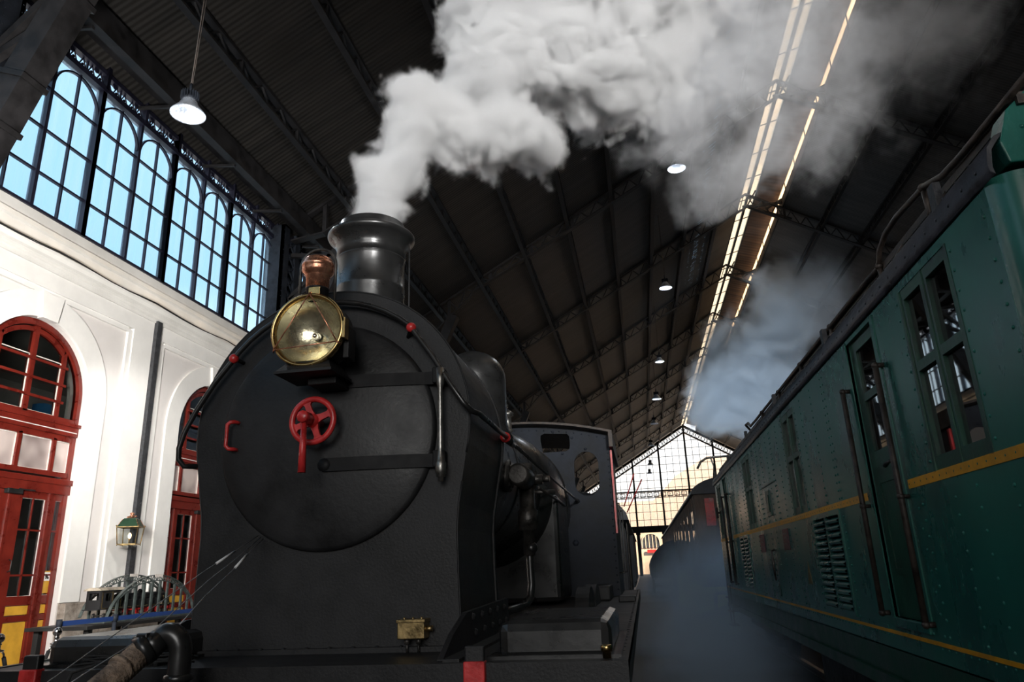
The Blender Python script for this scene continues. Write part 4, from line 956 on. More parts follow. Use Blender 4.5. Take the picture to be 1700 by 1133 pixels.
# ================================================================== GREEN ELECTRIC LOCOMOTIVE
SX = 1.8
Y0, Y1 = 3.38, 17.95
G = thing('electric_locomotive', (3.3, 10.7, 0), 'green riveted electric locomotive with yellow lines standing at the right', 'locomotive')
ZB, ZT = 1.02, 3.42
wins = [(4.02, 4.82), (8.42, 9.18), (12.15, 12.95), (16.75, 17.5)]
doors = [(5.42, 6.10), (15.5, 16.15)]
holes = [(a, c, 2.17, 3.34) for a, c in wins] + [(a, c, 1.26, 3.36) for a, c in doors]
louv = [(7.15, 8.28), (13.3, 14.4)]
b = MB(); b.holed('X', SX, SX + .06, Y0 + .12, Y1 - .12, ZB, ZT, holes + [(a + .03, c - .03, 1.22, 2.08) for a, c in louv])
# rounded corners, ends, far side, roof, floor
def end_outline(y, s_):
    P = [(SX + .14 - .14 * cos(radians(a)), y + s_ * (.14 - .14 * sin(radians(a)))) for a in range(0, 91, 10)]
    P[0] = (SX, y + s_ * .14)
    return P + [(6.6 - p[0], p[1]) for p in P[::-1]]
for (y, s_) in ((Y0, 1), (Y1, -1)):
    P = end_outline(y, s_); n_ = len(P)
    b.raw([(p[0], p[1], ZB) for p in P] + [(p[0], p[1], ZT) for p in P], [(i, i + 1, n_ + i + 1, n_ + i) for i in range(n_ - 1)], True)
b.box(4.74, 4.8, Y0 + .12, Y1 - .12, ZB, ZT)
# rivets
def vrow(y, z0, z1, st=.085, r=.0085):
    z = z0
    while z < z1: b.rivet((SX, y, z), (-1, 0, 0), r * 1.3); z += st
for y in (3.56, 3.98, 4.86, 5.38, 6.14): vrow(y, 2.24 if y in (3.98, 4.86) else 1.2, 3.3, .115, .009)
vrow(5.12, 1.2, 2.1, .10, .009); vrow(5.20, 1.2, 2.1, .13, .009); vrow(4.6, 1.2, 2.1, .10, .009); vrow(4.30, 1.2, 2.1, .12, .009); vrow(3.9, 1.2, 2.1, .10)
for y in (7.0, 7.08, 7.55, 8.05, 8.36, 9.22, 9.6, 10.05, 10.12, 10.45, 10.95, 11.3, 11.4, 11.75, 12.1, 13.0, 13.25, 13.9, 14.45, 14.7, 15.1, 15.45, 16.2, 16.7, 17.55):
    vrow(y, 2.2, 3.36, .07, .0095)
for y in (7.05, 8.36, 9.25, 9.62, 10.1, 10.5, 10.95, 11.35, 12.1, 12.7, 13.25, 14.45, 14.9, 15.4, 16.3, 17.0, 17.5): vrow(y, 1.2, 2.1, .07, .0095)
y = 3.6
while y < 17.9:
    if not (5.3 < y < 6.2 or 15.4 < y < 16.2):
        b.rivet((SX, y, 2.145), (-1, 0, 0), .009); b.rivet((SX, y, 1.12), (-1, 0, 0), .009)
    y += .105
for (x, z) in ((2.0, 3.2), (2.2, 3.25), (2.0, 2.6), (2.1, 1.8)): b.rivet((x, Y0, z), (0, -1, 0), .012)
# raised panel round the lower belt
b.box(SX - .006, SX, 6.3, 15.3, 1.16, 1.19)
b.build('body', 'green', G)
b = MB(); b.box(SX - .004, SX + .02, Y0 + .12, 5.30, 2.115, 2.175); b.box(SX - .004, SX + .02, 6.24, 15.38, 2.115, 2.175); b.box(SX - .004, SX + .02, 16.25, Y1 - .12, 2.115, 2.175)
b.box(SX - .005, SX + .02, Y0 + .12, Y1 - .12, 1.135, 1.16); b.build('yellow_line', 'yellow', G)
b = MB(); b.box(SX - .0, SX + .03, Y0 + .1, Y1 - .1, .80, ZB + .01); b.box(SX - .03, 4.8, Y0 + .2, Y1 - .2, .72, .82); b.build('sole_bar', 'greenl', G)
# windows
def coach_window(a, c):
    f = MB(); m_ = (a + c) / 2; x = SX
    f.holed('X', x + .005, x + .045, a, c, 2.17, 3.34, [(a + .07, m_ - .05, 2.26, 2.79), (a + .07, m_ - .05, 2.85, 3.27), (m_ + .05, c - .07, 2.26, 2.79), (m_ + .05, c - .07, 2.85, 3.27)])
    f.box(x - .004, x + .01, a, a + .03, 2.17, 3.34); f.box(x - .004, x + .01, c - .03, c, 2.17, 3.34); f.box(x - .002, x + .02, m_ - .012, m_ + .012, 2.17, 3.34)
    w = f.build('window', 'greenl', G)
    g = MB(); g.box(x + .030, x + .036, a + .06, c - .06, 2.25, 3.28); g.build('pane', 'coach_pane', w)
for a, c in wins: coach_window(a, c)
for a, c in doors:
    f = MB(); x = SX + .03
    f.holed('X', x, x + .035, a, c, 1.26, 3.36, [(a + .13, c - .13, 2.46, 2.86), (a + .13, c - .13, 2.92, 3.27), (a + .12, c - .12, 1.60, 2.22)])
    f.box(x + .008, x + .03, a + .12, c - .12, 1.60, 2.22); f.box(x - .008, x, a + .1, c - .1, 1.56, 1.60)
    d = f.build('door', 'greenl', G)
    g = MB(); g.box(x + .016, x + .022, a + .12, c - .12, 2.45, 3.28); g.build('pane', 'coach_pane', d)
    h = MB(); h.lathe((0, a + .09, 2.33), [(.035, x - .006), (.035, x), ], 'X', 14); h.tube([(x, a + .09, 2.33), (x - .05, a + .09, 2.33), (x - .055, a + .12, 2.33), (x - .055, a + .20, 2.315)], [.012, .012, .013, .018], 8); h.build('handle', 'dsteel', d)
    s = MB(); s.box(SX - .02, SX + .06, a - .02, c + .02, 1.19, 1.26, .01); s.box(SX - .01, SX + .02, a - .06, a, 1.26, 3.38); s.box(SX - .01, SX + .02, c, c + .06, 1.26, 3.38); s.build('door_frame', 'green', G)
for y, zt, zb in ((5.33, 2.99, 1.26), (6.22, 3.0, 1.28), (15.42, 2.99, 1.26), (16.25, 3.0, 1.28)):
    b = MB(); x = SX - .055
    b.tube([(x, y, zb), (x, y, zt)], .021, 12); b.tube([(SX, y, zt), (x, y, zt)], .018, 10); b.sphere((x, y, zt), .026, 8); b.sphere((x, y, zb), .026, 8); b.tube([(SX, y, zb), (x, y, zb)], .018, 10)
    b.tube([(SX, y, 2.07), (x, y, 2.07)], .014, 8); b.lathe((x, y, 0), [(.017, 2.05), (.026, 2.06), (.026, 2.08), (.017, 2.09)], 'Z', 12); b.build('hand_rail', 'rustpipe', G)
# louvres in two columns
for a, c in louv:
    f = MB(); f.holed('X', SX - .012, SX + .03, a, c, 1.19, 2.12, [(a + .05, (a + c) / 2 - .03, 1.23, 2.07), ((a + c) / 2 + .03, c - .05, 1.23, 2.07)])
    fr = f.build('grille', 'green', G)
    s = MB(); n = 13
    for (p, q) in ((a + .05, (a + c) / 2 - .03), ((a + c) / 2 + .03, c - .05)):
        for i in range(n):
            z = 1.235 + i * .064
            s.raw([(SX + .03, p, z + .055), (SX + .03, q, z + .055), (SX - .028, q - .03, z + .018), (SX - .028, p + .03, z + .018), (SX - .012, q - .01, z), (SX - .012, p + .01, z)], [(0, 1, 2, 3), (3, 2, 4, 5)], True)
    s.build('louvre', 'green', fr)
# access hatch, hook, red plates, warning sticker
b = MB(); b.box(SX - .012, SX + .01, 10.66, 10.98, 2.27, 2.62, .006); b.box(SX - .02, SX - .012, 10.72, 10.92, 2.33, 2.56, .004); b.box(SX - .01, SX, 10.2, 11.2, 2.685, 2.70); b.build('hatch', 'greenl', G)
b = MB(); b.tube([(SX, 10.9, 1.82), (SX - .04, 10.9, 1.80), (SX - .045, 10.85, 1.66), (SX - .045, 10.85, 1.5), (SX - .03, 10.92, 1.42)], [.012, .014, .02, .016, .01], 8); b.build('lever', 'dsteel', G)
b = MB(); b.lathe((0, 10.85, 1.30), [(.08, SX - .008), (.09, SX - .004), (.09, SX)], 'X', 20); b.build('filler_cap', 'greenl', G)
for (a, c) in ((9.72, 10.08), (11.64, 12.02)):
    b = MB(); b.box(SX - .010, SX, a, c, 1.80, 2.06, .003); pl = b.build('sign_plate', 'plate', G, 'dark red enamel plate')
    b = MB()
    for i, z in enumerate((1.99, 1.94, 1.87)): b.box(SX - .0125, SX - .010, a + .05 + .02 * i, c - .05, z, z + .018)
    b.build('raised_line', 'dsteel', pl)
b = MB(); b.prism([(8.75, 1.42), (8.95, 1.42), (8.85, 1.66)], 'X', SX - .004, SX); b.build('warning_triangle', 'faded', G)
# eave, roof, roof gallery rail
def eave_prof(n=8):
    P = [(1.775, 3.41), (1.77, 3.45), (1.785, 3.54), (1.83, 3.60), (1.90, 3.63)]
    return P
b = MB(); E = eave_prof(); b.prism(E + [(p[0] + .02, p[1] - .012) for p in E[::-1]], 'Y', Y0 - .02, Y1 + .1, True)
y = Y0 + .1
while y < Y1: b.rivet((1.772, y, 3.47), (-1, 0, .1), .011); b.rivet((1.79, y + .08, 3.555), (-1, 0, .5), .009); y += .17
for i in range(6): b.box(1.79, 1.83, Y0 + .6 + i * 2.7, Y0 + .68 + i * 2.7, 3.54, 3.70)
b.build('eave', 'eave', G)
b = MB(); P = [(1.9, 3.60)] + [(3.3 - 1.4 * cos(radians(a)), 3.60 + .42 * sin(radians(a))) for a in range(15, 166, 15)] + [(4.7, 3.60)]
b.prism(P + [(4.7, 3.5), (1.9, 3.5)], 'Y', Y0 + .05, Y1 - .05, True); b.build('roof', 'under', G)
# rounded green brow of the cab end
b = MB(); P = [(1.86, 3.44), (1.84, 3.55), (1.90, 3.72), (2.02, 3.83), (2.3, 3.95), (2.9, 4.02), (3.7, 4.02), (4.3, 3.95), (4.58, 3.83), (4.7, 3.72), (4.76, 3.55), (4.74, 3.44)]
b.prism(P, 'Y', Y0 - .04, Y0 + .10); b.rivet((1.95, Y0 - .04, 3.62), (0, -1, 0), .014); b.rivet((2.1, Y0 - .04, 3.5), (0, -1, 0), .014); o = b.build('brow', 'green', G, bevel=.03)
b = MB(); b.beam((1.97, Y0 - .06, 3.76), (1.97, Y1, 3.76), .035, .05); b.beam((1.97, Y0 - .02, 3.78), (2.6, Y0 - .02, 3.84), .035, .06)
for i in range(20): b.beam((1.97, Y0 + .1 + i * .75, 3.76), (1.86, Y0 + .1 + i * .75, 3.60), .05, .02)
b.build('roof_walkway', 'rustpipe', G)
b = MB(); x = 1.93
P = [(x + .3, 2.2, 3.74), (x, 2.6, 3.75), (x, 4.0, 3.74), (x, 4.25, 3.76), (x, 4.45, 3.90 - .07), (x, 4.62, 3.84), (x, 4.85, 3.86), (x, 5.05, 3.87), (x, 5.25, 3.85), (x, 5.38, 3.77), (x, 5.44, 3.72), (x, 5.7, 3.74)]
P = [(x, 3.1, 3.78), (x, 3.9, 3.80), (x, 4.15, 3.82), (x, 4.4, 3.89), (x, 4.9, 3.93), (x, 5.15, 3.92), (x, 5.33, 3.86), (x, 5.40, 3.76), (x, 5.7, 3.775), (x, 11.7, 3.80), (x, 12.3, 3.81), (x, 12.5, 3.90), (x, 12.8, 3.92), (x + .1, 13.0, 3.86), (x + .2, 13.05, 3.72)]
b.tube(P, .020, 12)
for y, z in ((4.42, 3.89), (5.40, 3.77), (6.9, 3.78), (8.3, 3.785), (9.7, 3.79), (11.1, 3.80)):
    b.tube([(x + .01, y, 3.62), (x, y, z)], .018, 10); b.sphere((x, y, z), .030, 8)
b.build('roof_rail', 'rustpipe', G)
b = MB(); b.box(SX - .10, SX - .05, 17.2, 17.35, 2.62, 2.86, .01); b.box(SX - .06, SX, 17.25, 17.3, 2.72, 2.76); b.build('side_lamp', 'under', G)
# interior: floor, driver seat rail seen through glass
b = MB(); b.box(SX + .1, 4.7, Y0 + .2, Y1 - .2, 1.26, 1.30); b.box(2.9, 3.0, Y0 + .3, Y1 - .3, 1.30, 3.3); b.build('interior', 'under', G)
b = MB(); b.tube([(2.1, 7.15, 2.40), (2.1, 7.15, 2.62), (2.1, 7.25, 2.68), (2.1, 7.45, 2.68), (2.1, 7.55, 2.60)], .015, 8); b.build('interior_rail', 'red', G, 'red rail seen through the cab door glass')
# running gear
b = MB(); b.box(2.1, 4.5, Y0 + .4, Y1 - .4, .55, .75); b.box(SX + .02, SX + .10, 6.8, 9.0, .35, .75, .01)
b.build('underframe', 'under', G)
for yc in (5.6, 15.6):
    b = MB(); b.box(2.2, 2.3, yc - 1.9, yc + 1.9, .38, .72, .02); b.box(4.3, 4.4, yc - 1.9, yc + 1.9, .38, .72, .02); b.box(2.2, 4.4, yc - .15, yc + .15, .4, .7)
    bog = b.build('bogie', 'under', G)
    for dy in (-1.2, 0, 1.2):
        b = MB()
        for x in (2.46, 4.14): b.lathe((0, yc + dy, .585), [(.001, x - .06), (.50, x - .06), (.50, x + .03), (.53, x + .04), (.53, x + .07), (.001, x + .07)], 'X', 32)
        b.cyl((2.4, yc + dy, .585), (4.2, yc + dy, .585), .08, 10)
        b.build('wheelset', 'under', bog)
for y in (17.35,):
    b = MB()
    for s_ in (-.28, .28): b.box(SX - .02, SX + .01, y + s_ - .012, y + s_ + .012, .35, 1.2)
    for z in (.36, .64, .92): b.box(SX - .07, SX + .10, y - .28, y + .28, z, z + .02)
    b.build('step_ladder', 'under', G)
for x in (2.35, 4.25):
    b = MB(); b.lathe((x, 0, 1.02), [(.12, Y0), (.12, Y0 - .35), (.05, Y0 - .36), (.05, Y0 - .5), (.22, Y0 - .51), (.22, Y0 - .55), (.001, Y0 - .56)], 'Y', 20); b.build('buffer', 'under', G)
    b = MB(); b.lathe((x, 0, 1.02), [(.12, Y1 - .1), (.12, Y1 + .35), (.05, Y1 + .36), (.05, Y1 + .5), (.22, Y1 + .51), (.22, Y1 + .55), (.001, Y1 + .56)], 'Y', 20); b.build('buffer', 'under', G)

# ================================================================== TRACKS
for (cx, i) in ((CX, 0), (3.3, 1)):
    for s_ in (-1, 1):
        b = MB(); x = cx + s_ * .87 if i == 0 else cx + s_ * .84
        b.prism([(x - .06, 0.004), (x + .06, 0.004), (x + .06, .015), (x + .012, .03), (x + .012, .06), (x + .034, .065), (x + .034, .085), (x - .034, .085), (x - .034, .065), (x - .012, .06), (x - .012, .03), (x - .06, .015)], 'Y', -20, YE - 5)
        tag(b.build('rail', 'rail'), ['left rail under the black steam locomotive', 'right rail under the black steam locomotive', 'left rail under the green electric locomotive', 'right rail under the green electric locomotive'][i * 2 + (s_ > 0)], 'rail', kind='structure')

# ================================================================== VEHICLES FARTHER DOWN THE TRACKS
def simple_wheels(parent, xs, ys, r=.48):
    for y in ys:
        b = MB()
        for x in xs: b.lathe((0, y, r + .085), [(.001, x - .05), (r, x - .05), (r, x + .05), (.001, x + .05)], 'X', 24)
        b.cyl((xs[0], y, r + .085), (xs[1], y, r + .085), .07, 8); b.build('wheelset', 'under', parent)
t = thing('brake_van', (CX, 18, 0), 'dark wagon with a domed roof hooked behind the steam locomotive', 'wagon')
b = MB(); b.box(CX - 1.33, CX + 1.33, 14.2, 21.5, 1.15, 2.75)
for i in range(12): b.box(CX + 1.33, CX + 1.36, 14.3 + i * .62, 14.36 + i * .62, 1.15, 2.75)
b.build('body', 'slate', t)
b = MB(); P = [(CX + 1.47 * cos(radians(a)), 2.50 + .62 * sin(radians(a))) for a in range(0, 181, 12)]; b.prism(P + [(p[0] * 1.0, p[1] - .03) for p in []], 'Y', 14.0, 21.7); b.build('roof', 'slate', t)
b = MB(); b.box(CX - 1.35, CX + 1.35, 14.1, 21.6, .95, 1.15); b.build('frame', 'under', t); simple_wheels(t, (CX - .84, CX + .84), (15.6, 20.0))
for y in (14.4, 15.3): b = MB(); b.tube([(CX + 1.36, y, 1.2), (CX + 1.42, y, 1.25), (CX + 1.42, y, 2.5), (CX + 1.36, y, 2.55)], .02, 8); b.build('hand_rail', 'dsteel', t)
for P in ([(-.42, 14.1, 2.9), (-.42, 14.1, 3.75)], [(-.30, 14.8, 2.8), (-.05, 14.9, 3.45)], [(-.25, 15.0, 2.7), (.1, 15.1, 3.35)]): b = MB(); b.tube(P, .013, 6); b.build('red_rod', 'red', t, 'thin red rod sticking up')
t = thing('goods_van', (CX, 33, 0), 'dark goods van behind the steam locomotive, half lost in haze', 'wagon')
b = MB(); b.box(CX - 1.3, CX + 1.36, 28, 37, 1.1, 2.8); b.build('body', 'slate', t)
b = MB(); P = [(CX + 1.42 * cos(radians(a)), 2.75 + .7 * sin(radians(a))) for a in range(0, 181, 15)]; b.prism(P, 'Y', 27.8, 37.2); b.build('roof', 'slate', t); simple_wheels(t, (CX - .84, CX + .84), (30, 35))
b = MB(); b.box(CX - 1.3, CX + 1.3, 28, 37, .9, 1.1); b.build('frame', 'under', t)
t = thing('passenger_coach', (3.4, 50, 0), 'tall wooden-sided coach with a red strip, hazy beyond the green locomotive', 'coach')
b = MB(); b.box(1.95, 4.9, 27.0, 75, 1.1, 4.05)
for i in range(70): b.box(1.92, 1.95, 27.2 + i * .68, 27.27 + i * .68, 1.15, 3.95)
b.build('body', 'wood', t)
b = MB(); P = [(3.42 + 1.58 * cos(radians(a)), 4.0 + .62 * sin(radians(a))) for a in range(0, 181, 12)]; b.prism(P, 'Y', 26.8, 75.2); b.build('roof', 'slate', t)
b = MB(); b.box(2.30, 2.62, 26.93, 27.0, 2.9, 3.85); b.build('red_strip', 'red', t, 'bright red upright strip on the coach end')
for i in range(16):
    b = MB(); y = 28.2 + i * 2.9; b.box(1.93, 1.96, y, y + .9, 2.5, 3.5); b.build('window', 'dark_pane', t)
b = MB(); b.box(2.9, 4.0, 26.95, 27.0, 2.6, 3.7); b.build('window', 'dark_pane', t)
b = MB(); b.box(2.0, 4.85, 27, 75, .85, 1.1); b.build('frame', 'under', t); simple_wheels(t, (2.5, 4.2), (29.5, 32, 70, 72.5))
b = MB()
b.tube([(2.9, 29, 4.6), (2.9, 28.2, 5.1), (2.9, 29, 5.55)], .03, 6); b.tube([(4.1, 29, 4.6), (4.1, 28.2, 5.1), (4.1, 29, 5.55)], .03, 6)
b.tube([(2.35, 29, 5.15), (2.5, 29, 5.40), (2.75, 29, 5.55), (4.2, 29, 5.6), (4.5, 29, 5.45), (4.6, 29, 5.2)], .045, 8); b.build('pantograph', 'steel', t)
t = thing('covered_wagon', (1.1, 47, 0), 'small dark wagon with a sloping rounded roof in the haze under the far arched window', 'wagon')
b = MB(); b.prism([(.30, 1.15), (1.80, 1.15), (1.80, 3.05), (1.35, 2.95), (.95, 2.72), (.60, 2.35), (.38, 1.95), (.30, 1.7)], 'Y', 44, 50); b.build('body', 'slate', t)
b = MB(); b.box(.35, 1.8, 44, 50, .95, 1.15); b.build('frame', 'under', t); simple_wheels(t, (.45, 1.7), (45.2, 48.8), .4)
t.location.z = -0.081

# ================================================================== MUSEUM PIECES BY THE LEFT WALL
# wall lantern
t = thing('wall_lantern', (-9.45, 12.5, 2.38), 'green and copper glazed gas lantern glowing in front of the riveted strip', 'lantern')
lx, ly = -9.45, 12.5
ca, sa = cos(radians(20)), sin(radians(20))
def R_(u, v): return (lx + u * ca - v * sa, ly + u * sa + v * ca)
def frus(b, h0, z0, h1, z1, open_=False):
    v = [(*R_(a * h0, c * h0), z0) for a, c in ((-1, -1), (1, -1), (1, 1), (-1, 1))] + [(*R_(a * h1, c * h1), z1) for a, c in ((-1, -1), (1, -1), (1, 1), (-1, 1))]
    b.raw(v, [(0, 1, 5, 4), (1, 2, 6, 5), (2, 3, 7, 6), (3, 0, 4, 7)] + ([] if open_ else [(0, 3, 2, 1), (4, 5, 6, 7)]))
b = MB()
for a, c in ((-1, -1), (1, -1), (1, 1), (-1, 1)): b.beam((*R_(a * .155, c * .155), 2.40), (*R_(a * .185, c * .185), 2.71), .012, .012)
for h, z in ((.155, 2.40), (.187, 2.71)):
    for (p, q) in (((-1, -1), (1, -1)), ((1, -1), (1, 1)), ((1, 1), (-1, 1)), ((-1, 1), (-1, -1))): b.beam((*R_(p[0] * h, p[1] * h), z), (*R_(q[0] * h, q[1] * h), z), .014, .018)
for a, c in ((-1, -1), (1, -1), (1, 1), (-1, 1)): b.sphere((*R_(a * .19, c * .19), 2.735), .014, 6); b.sphere((*R_(a * .157, c * .157), 2.385), .010, 6)
b.build('frame', 'dbrass', t)
b = MB(); frus(b, .185, 2.715, .115, 2.85); frus(b, .12, 2.85, .10, 2.87); b.build('roof', 'gdark', t)
b = MB()
for a, c in ((-1, -1), (1, -1), (1, 1), (-1, 1)): b.beam((*R_(a * .186, c * .186), 2.717), (*R_(a * .116, c * .116), 2.852), .008, .008)
b.lathe((lx, ly, 0), [(.045, 2.87), (.045, 2.90), (.06, 2.905), (.05, 2.92), (.03, 2.93), (.03, 2.95), (.042, 2.955), (.042, 2.97), (.015, 2.98), (.001, 2.985)], 'Z', 20); b.sphere((*R_(-.1, .1), 2.90), .022, 6); b.sphere((*R_(.1, -.1), 2.90), .018, 6); b.build('copper_cap', 'copper', t)
b = MB(); frus(b, .150, 2.405, .180, 2.705, True); frus(b, .150, 2.395, .09, 2.36, True); b.build('pane', 'clear_pane', t)
b = MB(); b.cyl((lx, ly, 2.40), (lx, ly, 2.50), .012, 8); b.build('burner', 'dbrass', t)
b = MB(); b.sphere((lx, ly, 2.555), .035, 10, (.8, .8, 1.5)); b.build('flame', 'flame', t)
b = MB(); b.beam((lx, ly, 2.38), (-9.79, 13.0, 2.38), .02, .03); b.beam((lx, ly, 2.72), (-9.79, 13.05, 2.72), .02, .02); b.build('wall_bracket', 'iron', t)

# model bridge on a table with a model locomotive
PZ = .35
t = thing('display_table', (-8.25, 11.3, PZ), 'dark trestle table carrying the model bridge beside the wall', 'table')
b = MB(); b.box(-8.75, -7.75, 9.6, 13.2, 1.10, 1.15, .006); b.build('table_top', 'under', t)
for x in (-8.65, -7.85):
    for y in (9.75, 11.4, 13.05): bb = MB(); bb.box(x - .04, x + .04, y - .04, y + .04, PZ + .002, 1.10); bb.build('leg', 'under', t)
b = MB(); b.box(-7.83, -7.80, 9.75, 13.05, .55, 1.05); b.build('apron', 'under', t)
t = thing('model_bridge', (-8.23, 11.35, 1.152), 'grey-green model arch bridge with two lattice arches', 'model')
for X, zt_, yc in ((-8.0, 1.82, 11.38), (-8.46, 1.84, 11.38)):
    b = MB(); n = 28; hs = 1.10
    def az(y, top): return 1.20 + (top - 1.20) * (1 - ((y - yc) / hs) ** 2) ** .62
    ys = [yc - hs * .995 + 2 * hs * .995 * i / n for i in range(n + 1)]
    o_ = [(y, az(y, zt_)) for y in ys]; i_ = [(yc + (y - yc) * .93, max(1.2, az(yc + (y - yc) * .93, zt_ - .085) if abs((y - yc) * .93) < hs else 1.2)) for y in ys]
    for i in range(n):
        for Q, w in ((o_, .05), (i_, .035)): b.beam((X, *Q[i]), (X, *Q[i + 1]), w, .012, up=(0, 0, 1))
        p, q = (o_[i], i_[i + 1]) if i % 2 else (i_[i], o_[i + 1]); b.beam((X, *p), (X, *q), .008, .010)
        b.beam((X, *o_[i]), (X, *i_[i]), .008, .010)
    for k in range(1, 11):
        y = yc - hs + 2 * hs * k / 11; b.box(X - .012, X + .012, y - .022, y + .022, 1.20, az(y, zt_ - .08))
    b.box(X - .02, X + .02, yc - hs, yc + hs, 1.17, 1.205); b.build('arch', 'bridge', t)
    b = MB(); b.box(X + .026, X + .034, yc - .10, yc + .10, zt_ - .03, zt_ + .015); b.build('name_plate', 'putty', t)
b = MB(); b.box(-8.5, -7.96, 10.2, 12.55, 1.152, 1.19)
for i in range(24): b.box(-8.36, -8.10, 10.28 + i * .095, 10.31 + i * .095, 1.19, 1.20)
b.box(-8.32, -8.305, 10.2, 12.55, 1.20, 1.215); b.box(-8.155, -8.14, 10.2, 12.55, 1.20, 1.215); b.build('deck', 'bridge', t)
b = MB(); b.box(-7.96, -7.95, 10.3, 10.6, 1.21, 1.235); b.box(-8.1, -8.0, 10.28, 10.5, 1.215, 1.23); b.build('red_girder', 'red', t)
t = thing('model_locomotive', (-8.23, 11.1, 1.216), 'black and red model steam locomotive standing on the model bridge', 'model')
mx = -8.23
b = MB(); b.lathe((mx, 0, 1.475), [(.001, 10.75), (.085, 10.76), (.085, 11.85), (.07, 11.9), (.001, 11.91)], 'Y', 20); b.box(mx - .13, mx + .13, 10.20, 11.95, 1.335, 1.35); b.box(mx - .125, mx + .125, 10.8, 11.6, 1.35, 1.46, .01)
b.lathe((mx, 11.80, 0), [(.03, 1.54), (.026, 1.60), (.034, 1.625), (.034, 1.64)], 'Z', 14); b.lathe((mx, 11.3, 0), [(.04, 1.54), (.04, 1.58), (.02, 1.61), (.001, 1.615)], 'Z', 14); b.build('boiler', 'loco', t)
b = MB(); b.holed('X', mx + .115, mx + .125, 10.25, 10.72, 1.35, 1.62, [(10.35, 10.47, 1.46, 1.57), (10.53, 10.65, 1.46, 1.57)]); b.holed('X', mx - .125, mx - .115, 10.25, 10.72, 1.35, 1.62, [(10.35, 10.47, 1.46, 1.57), (10.53, 10.65, 1.46, 1.57)]); b.holed('Y', 10.25, 10.26, mx - .12, mx + .12, 1.35, 1.62, [(mx - .08, mx + .08, 1.48, 1.58)]); b.build('cab', 'loco', t)
b = MB(); P = [(mx + .15 * cos(radians(a)), 1.615 + .045 * sin(radians(a))) for a in range(0, 181, 15)]; b.prism(P, 'Y', 10.20, 10.78); b.build('cab_roof', 'cloth', t, 'cream cab roof')
b = MB()
for s_ in (-1, 1):
    b.box(mx + s_ * .128 - .003, mx + s_ * .128 + .003, 10.3, 11.9, 1.352, 1.360); b.box(mx + s_ * .128 - .003, mx + s_ * .128 + .003, 10.27, 10.70, 1.585, 1.592)
    for y in (10.28, 10.5, 10.68, 11.75, 11.9): b.box(mx + s_ * .127 - .003, mx + s_ * .127 + .003, y, y + .008, 1.36, 1.58 if y < 10.7 else 1.5)
b.build('gilt_line', 'brass', t)
b = MB()
for y in (10.85, 11.1, 11.35, 11.6): b.box(mx - .135, mx + .135, y, y + .12, 1.30, 1.318); b.box(mx - .11, mx + .11, y + .04, y + .07, 1.24, 1.33)
b.box(mx - .14, mx + .14, 11.93, 11.96, 1.27, 1.335); b.build('red_linkage', 'red', t)
for y in (10.4, 10.75, 11.0, 11.25, 11.5, 11.78):
    b = MB(); r = .05 if 10.7 < y < 11.6 else .035
    for s_ in (-1, 1): b.lathe((0, y, 1.216 + r), [(.001, mx + s_ * .09 - .01), (r, mx + s_ * .09 - .01), (r, mx + s_ * .09 + .01), (.001, mx + s_ * .09 + .01)], 'X', 18)
    b.cyl((mx - .09, y, 1.216 + r), (mx + .09, y, 1.216 + r), .01, 6); b.build('wheelset', 'dsteel', t)

# belt barrier in front of the bridge
def belt_post(x, y, label):
    t = thing('barrier_post', (x, y, PZ), label, 'barrier post', 'dark belt barrier posts')
    b = MB(); b.lathe((x, y, 0), [(.16, PZ + .002), (.16, PZ + .02), (.03, PZ + .04)], 'Z', 24); b.build('base', 'under', t)
    b = MB(); b.cyl((x, y, PZ + .03), (x, y, 1.28), .026, 14); b.cyl((x, y, 1.20), (x, y, 1.30), .034, 14); b.build('post', 'ironb', t)
    return t
BP = [(-7.35, 8.60), (-7.35, 9.62), (-7.35, 11.75)]
for p, l in zip(BP, ('dark barrier post at the red doorway end of the blue belt', 'dark barrier post in front of the left end of the model bridge', 'dark barrier post in front of the right end of the model bridge')): belt_post(*p, l)
for i, (p, q) in enumerate(zip(BP[:-1], BP[1:])):
    b = MB(); b.box(p[0] - .002, p[0] + .002, p[1] + .036, q[1] - .036, 1.215, 1.275); tag(b.build('barrier_belt', 'belt'), ['short blue belt left of the model bridge', 'long blue belt stretched in front of the model bridge'][i], 'belt')
# chrome stanchions and black rope
ST = [(-5.2, 6.08), (-5.2, 5.47)]
def stanchion(x, y, label):
    t = thing('stanchion', (x, y, PZ), label, 'stanchion', 'chrome stanchions')
    b = MB(); b.lathe((x, y, 0), [(.16, PZ + .002), (.16, PZ + .012), (.12, PZ + .03), (.03, PZ + .05), (.001, PZ + .05)], 'Z', 32); b.build('base', 'chrome', t)
    b = MB(); b.cyl((x, y, PZ + .045), (x, y, 1.22), .019, 16); b.build('post', 'dsteel', t)
    b = MB(); b.lathe((x, y, 0), [(.019, 1.21), (.045, 1.215), (.045, 1.225), (.019, 1.23), (.016, 1.26), (.024, 1.27), (.016, 1.28)], 'Z', 24); b.sphere((x, y, 1.315), .038, 12); b.build('ball_top', 'chrome', t, 'shiny ball finial')
    b = MB(); b.tube([(x, y + .045, 1.21), (x + .005, y + .06, 1.19), (x, y + .07, 1.165)], .008, 8); b.tube([(x, y - .045, 1.21), (x + .005, y - .06, 1.19), (x, y - .07, 1.165)], .008, 8); b.build('hook', 'chrome', t)
stanchion(*ST[0], 'chrome ball-topped stanchion in front of the ochre door panel')
stanchion(*ST[1], 'chrome ball-topped stanchion cut by the left edge of the view')
stanchion(-5.2, 4.6, 'chrome ball-topped stanchion outside the left edge')
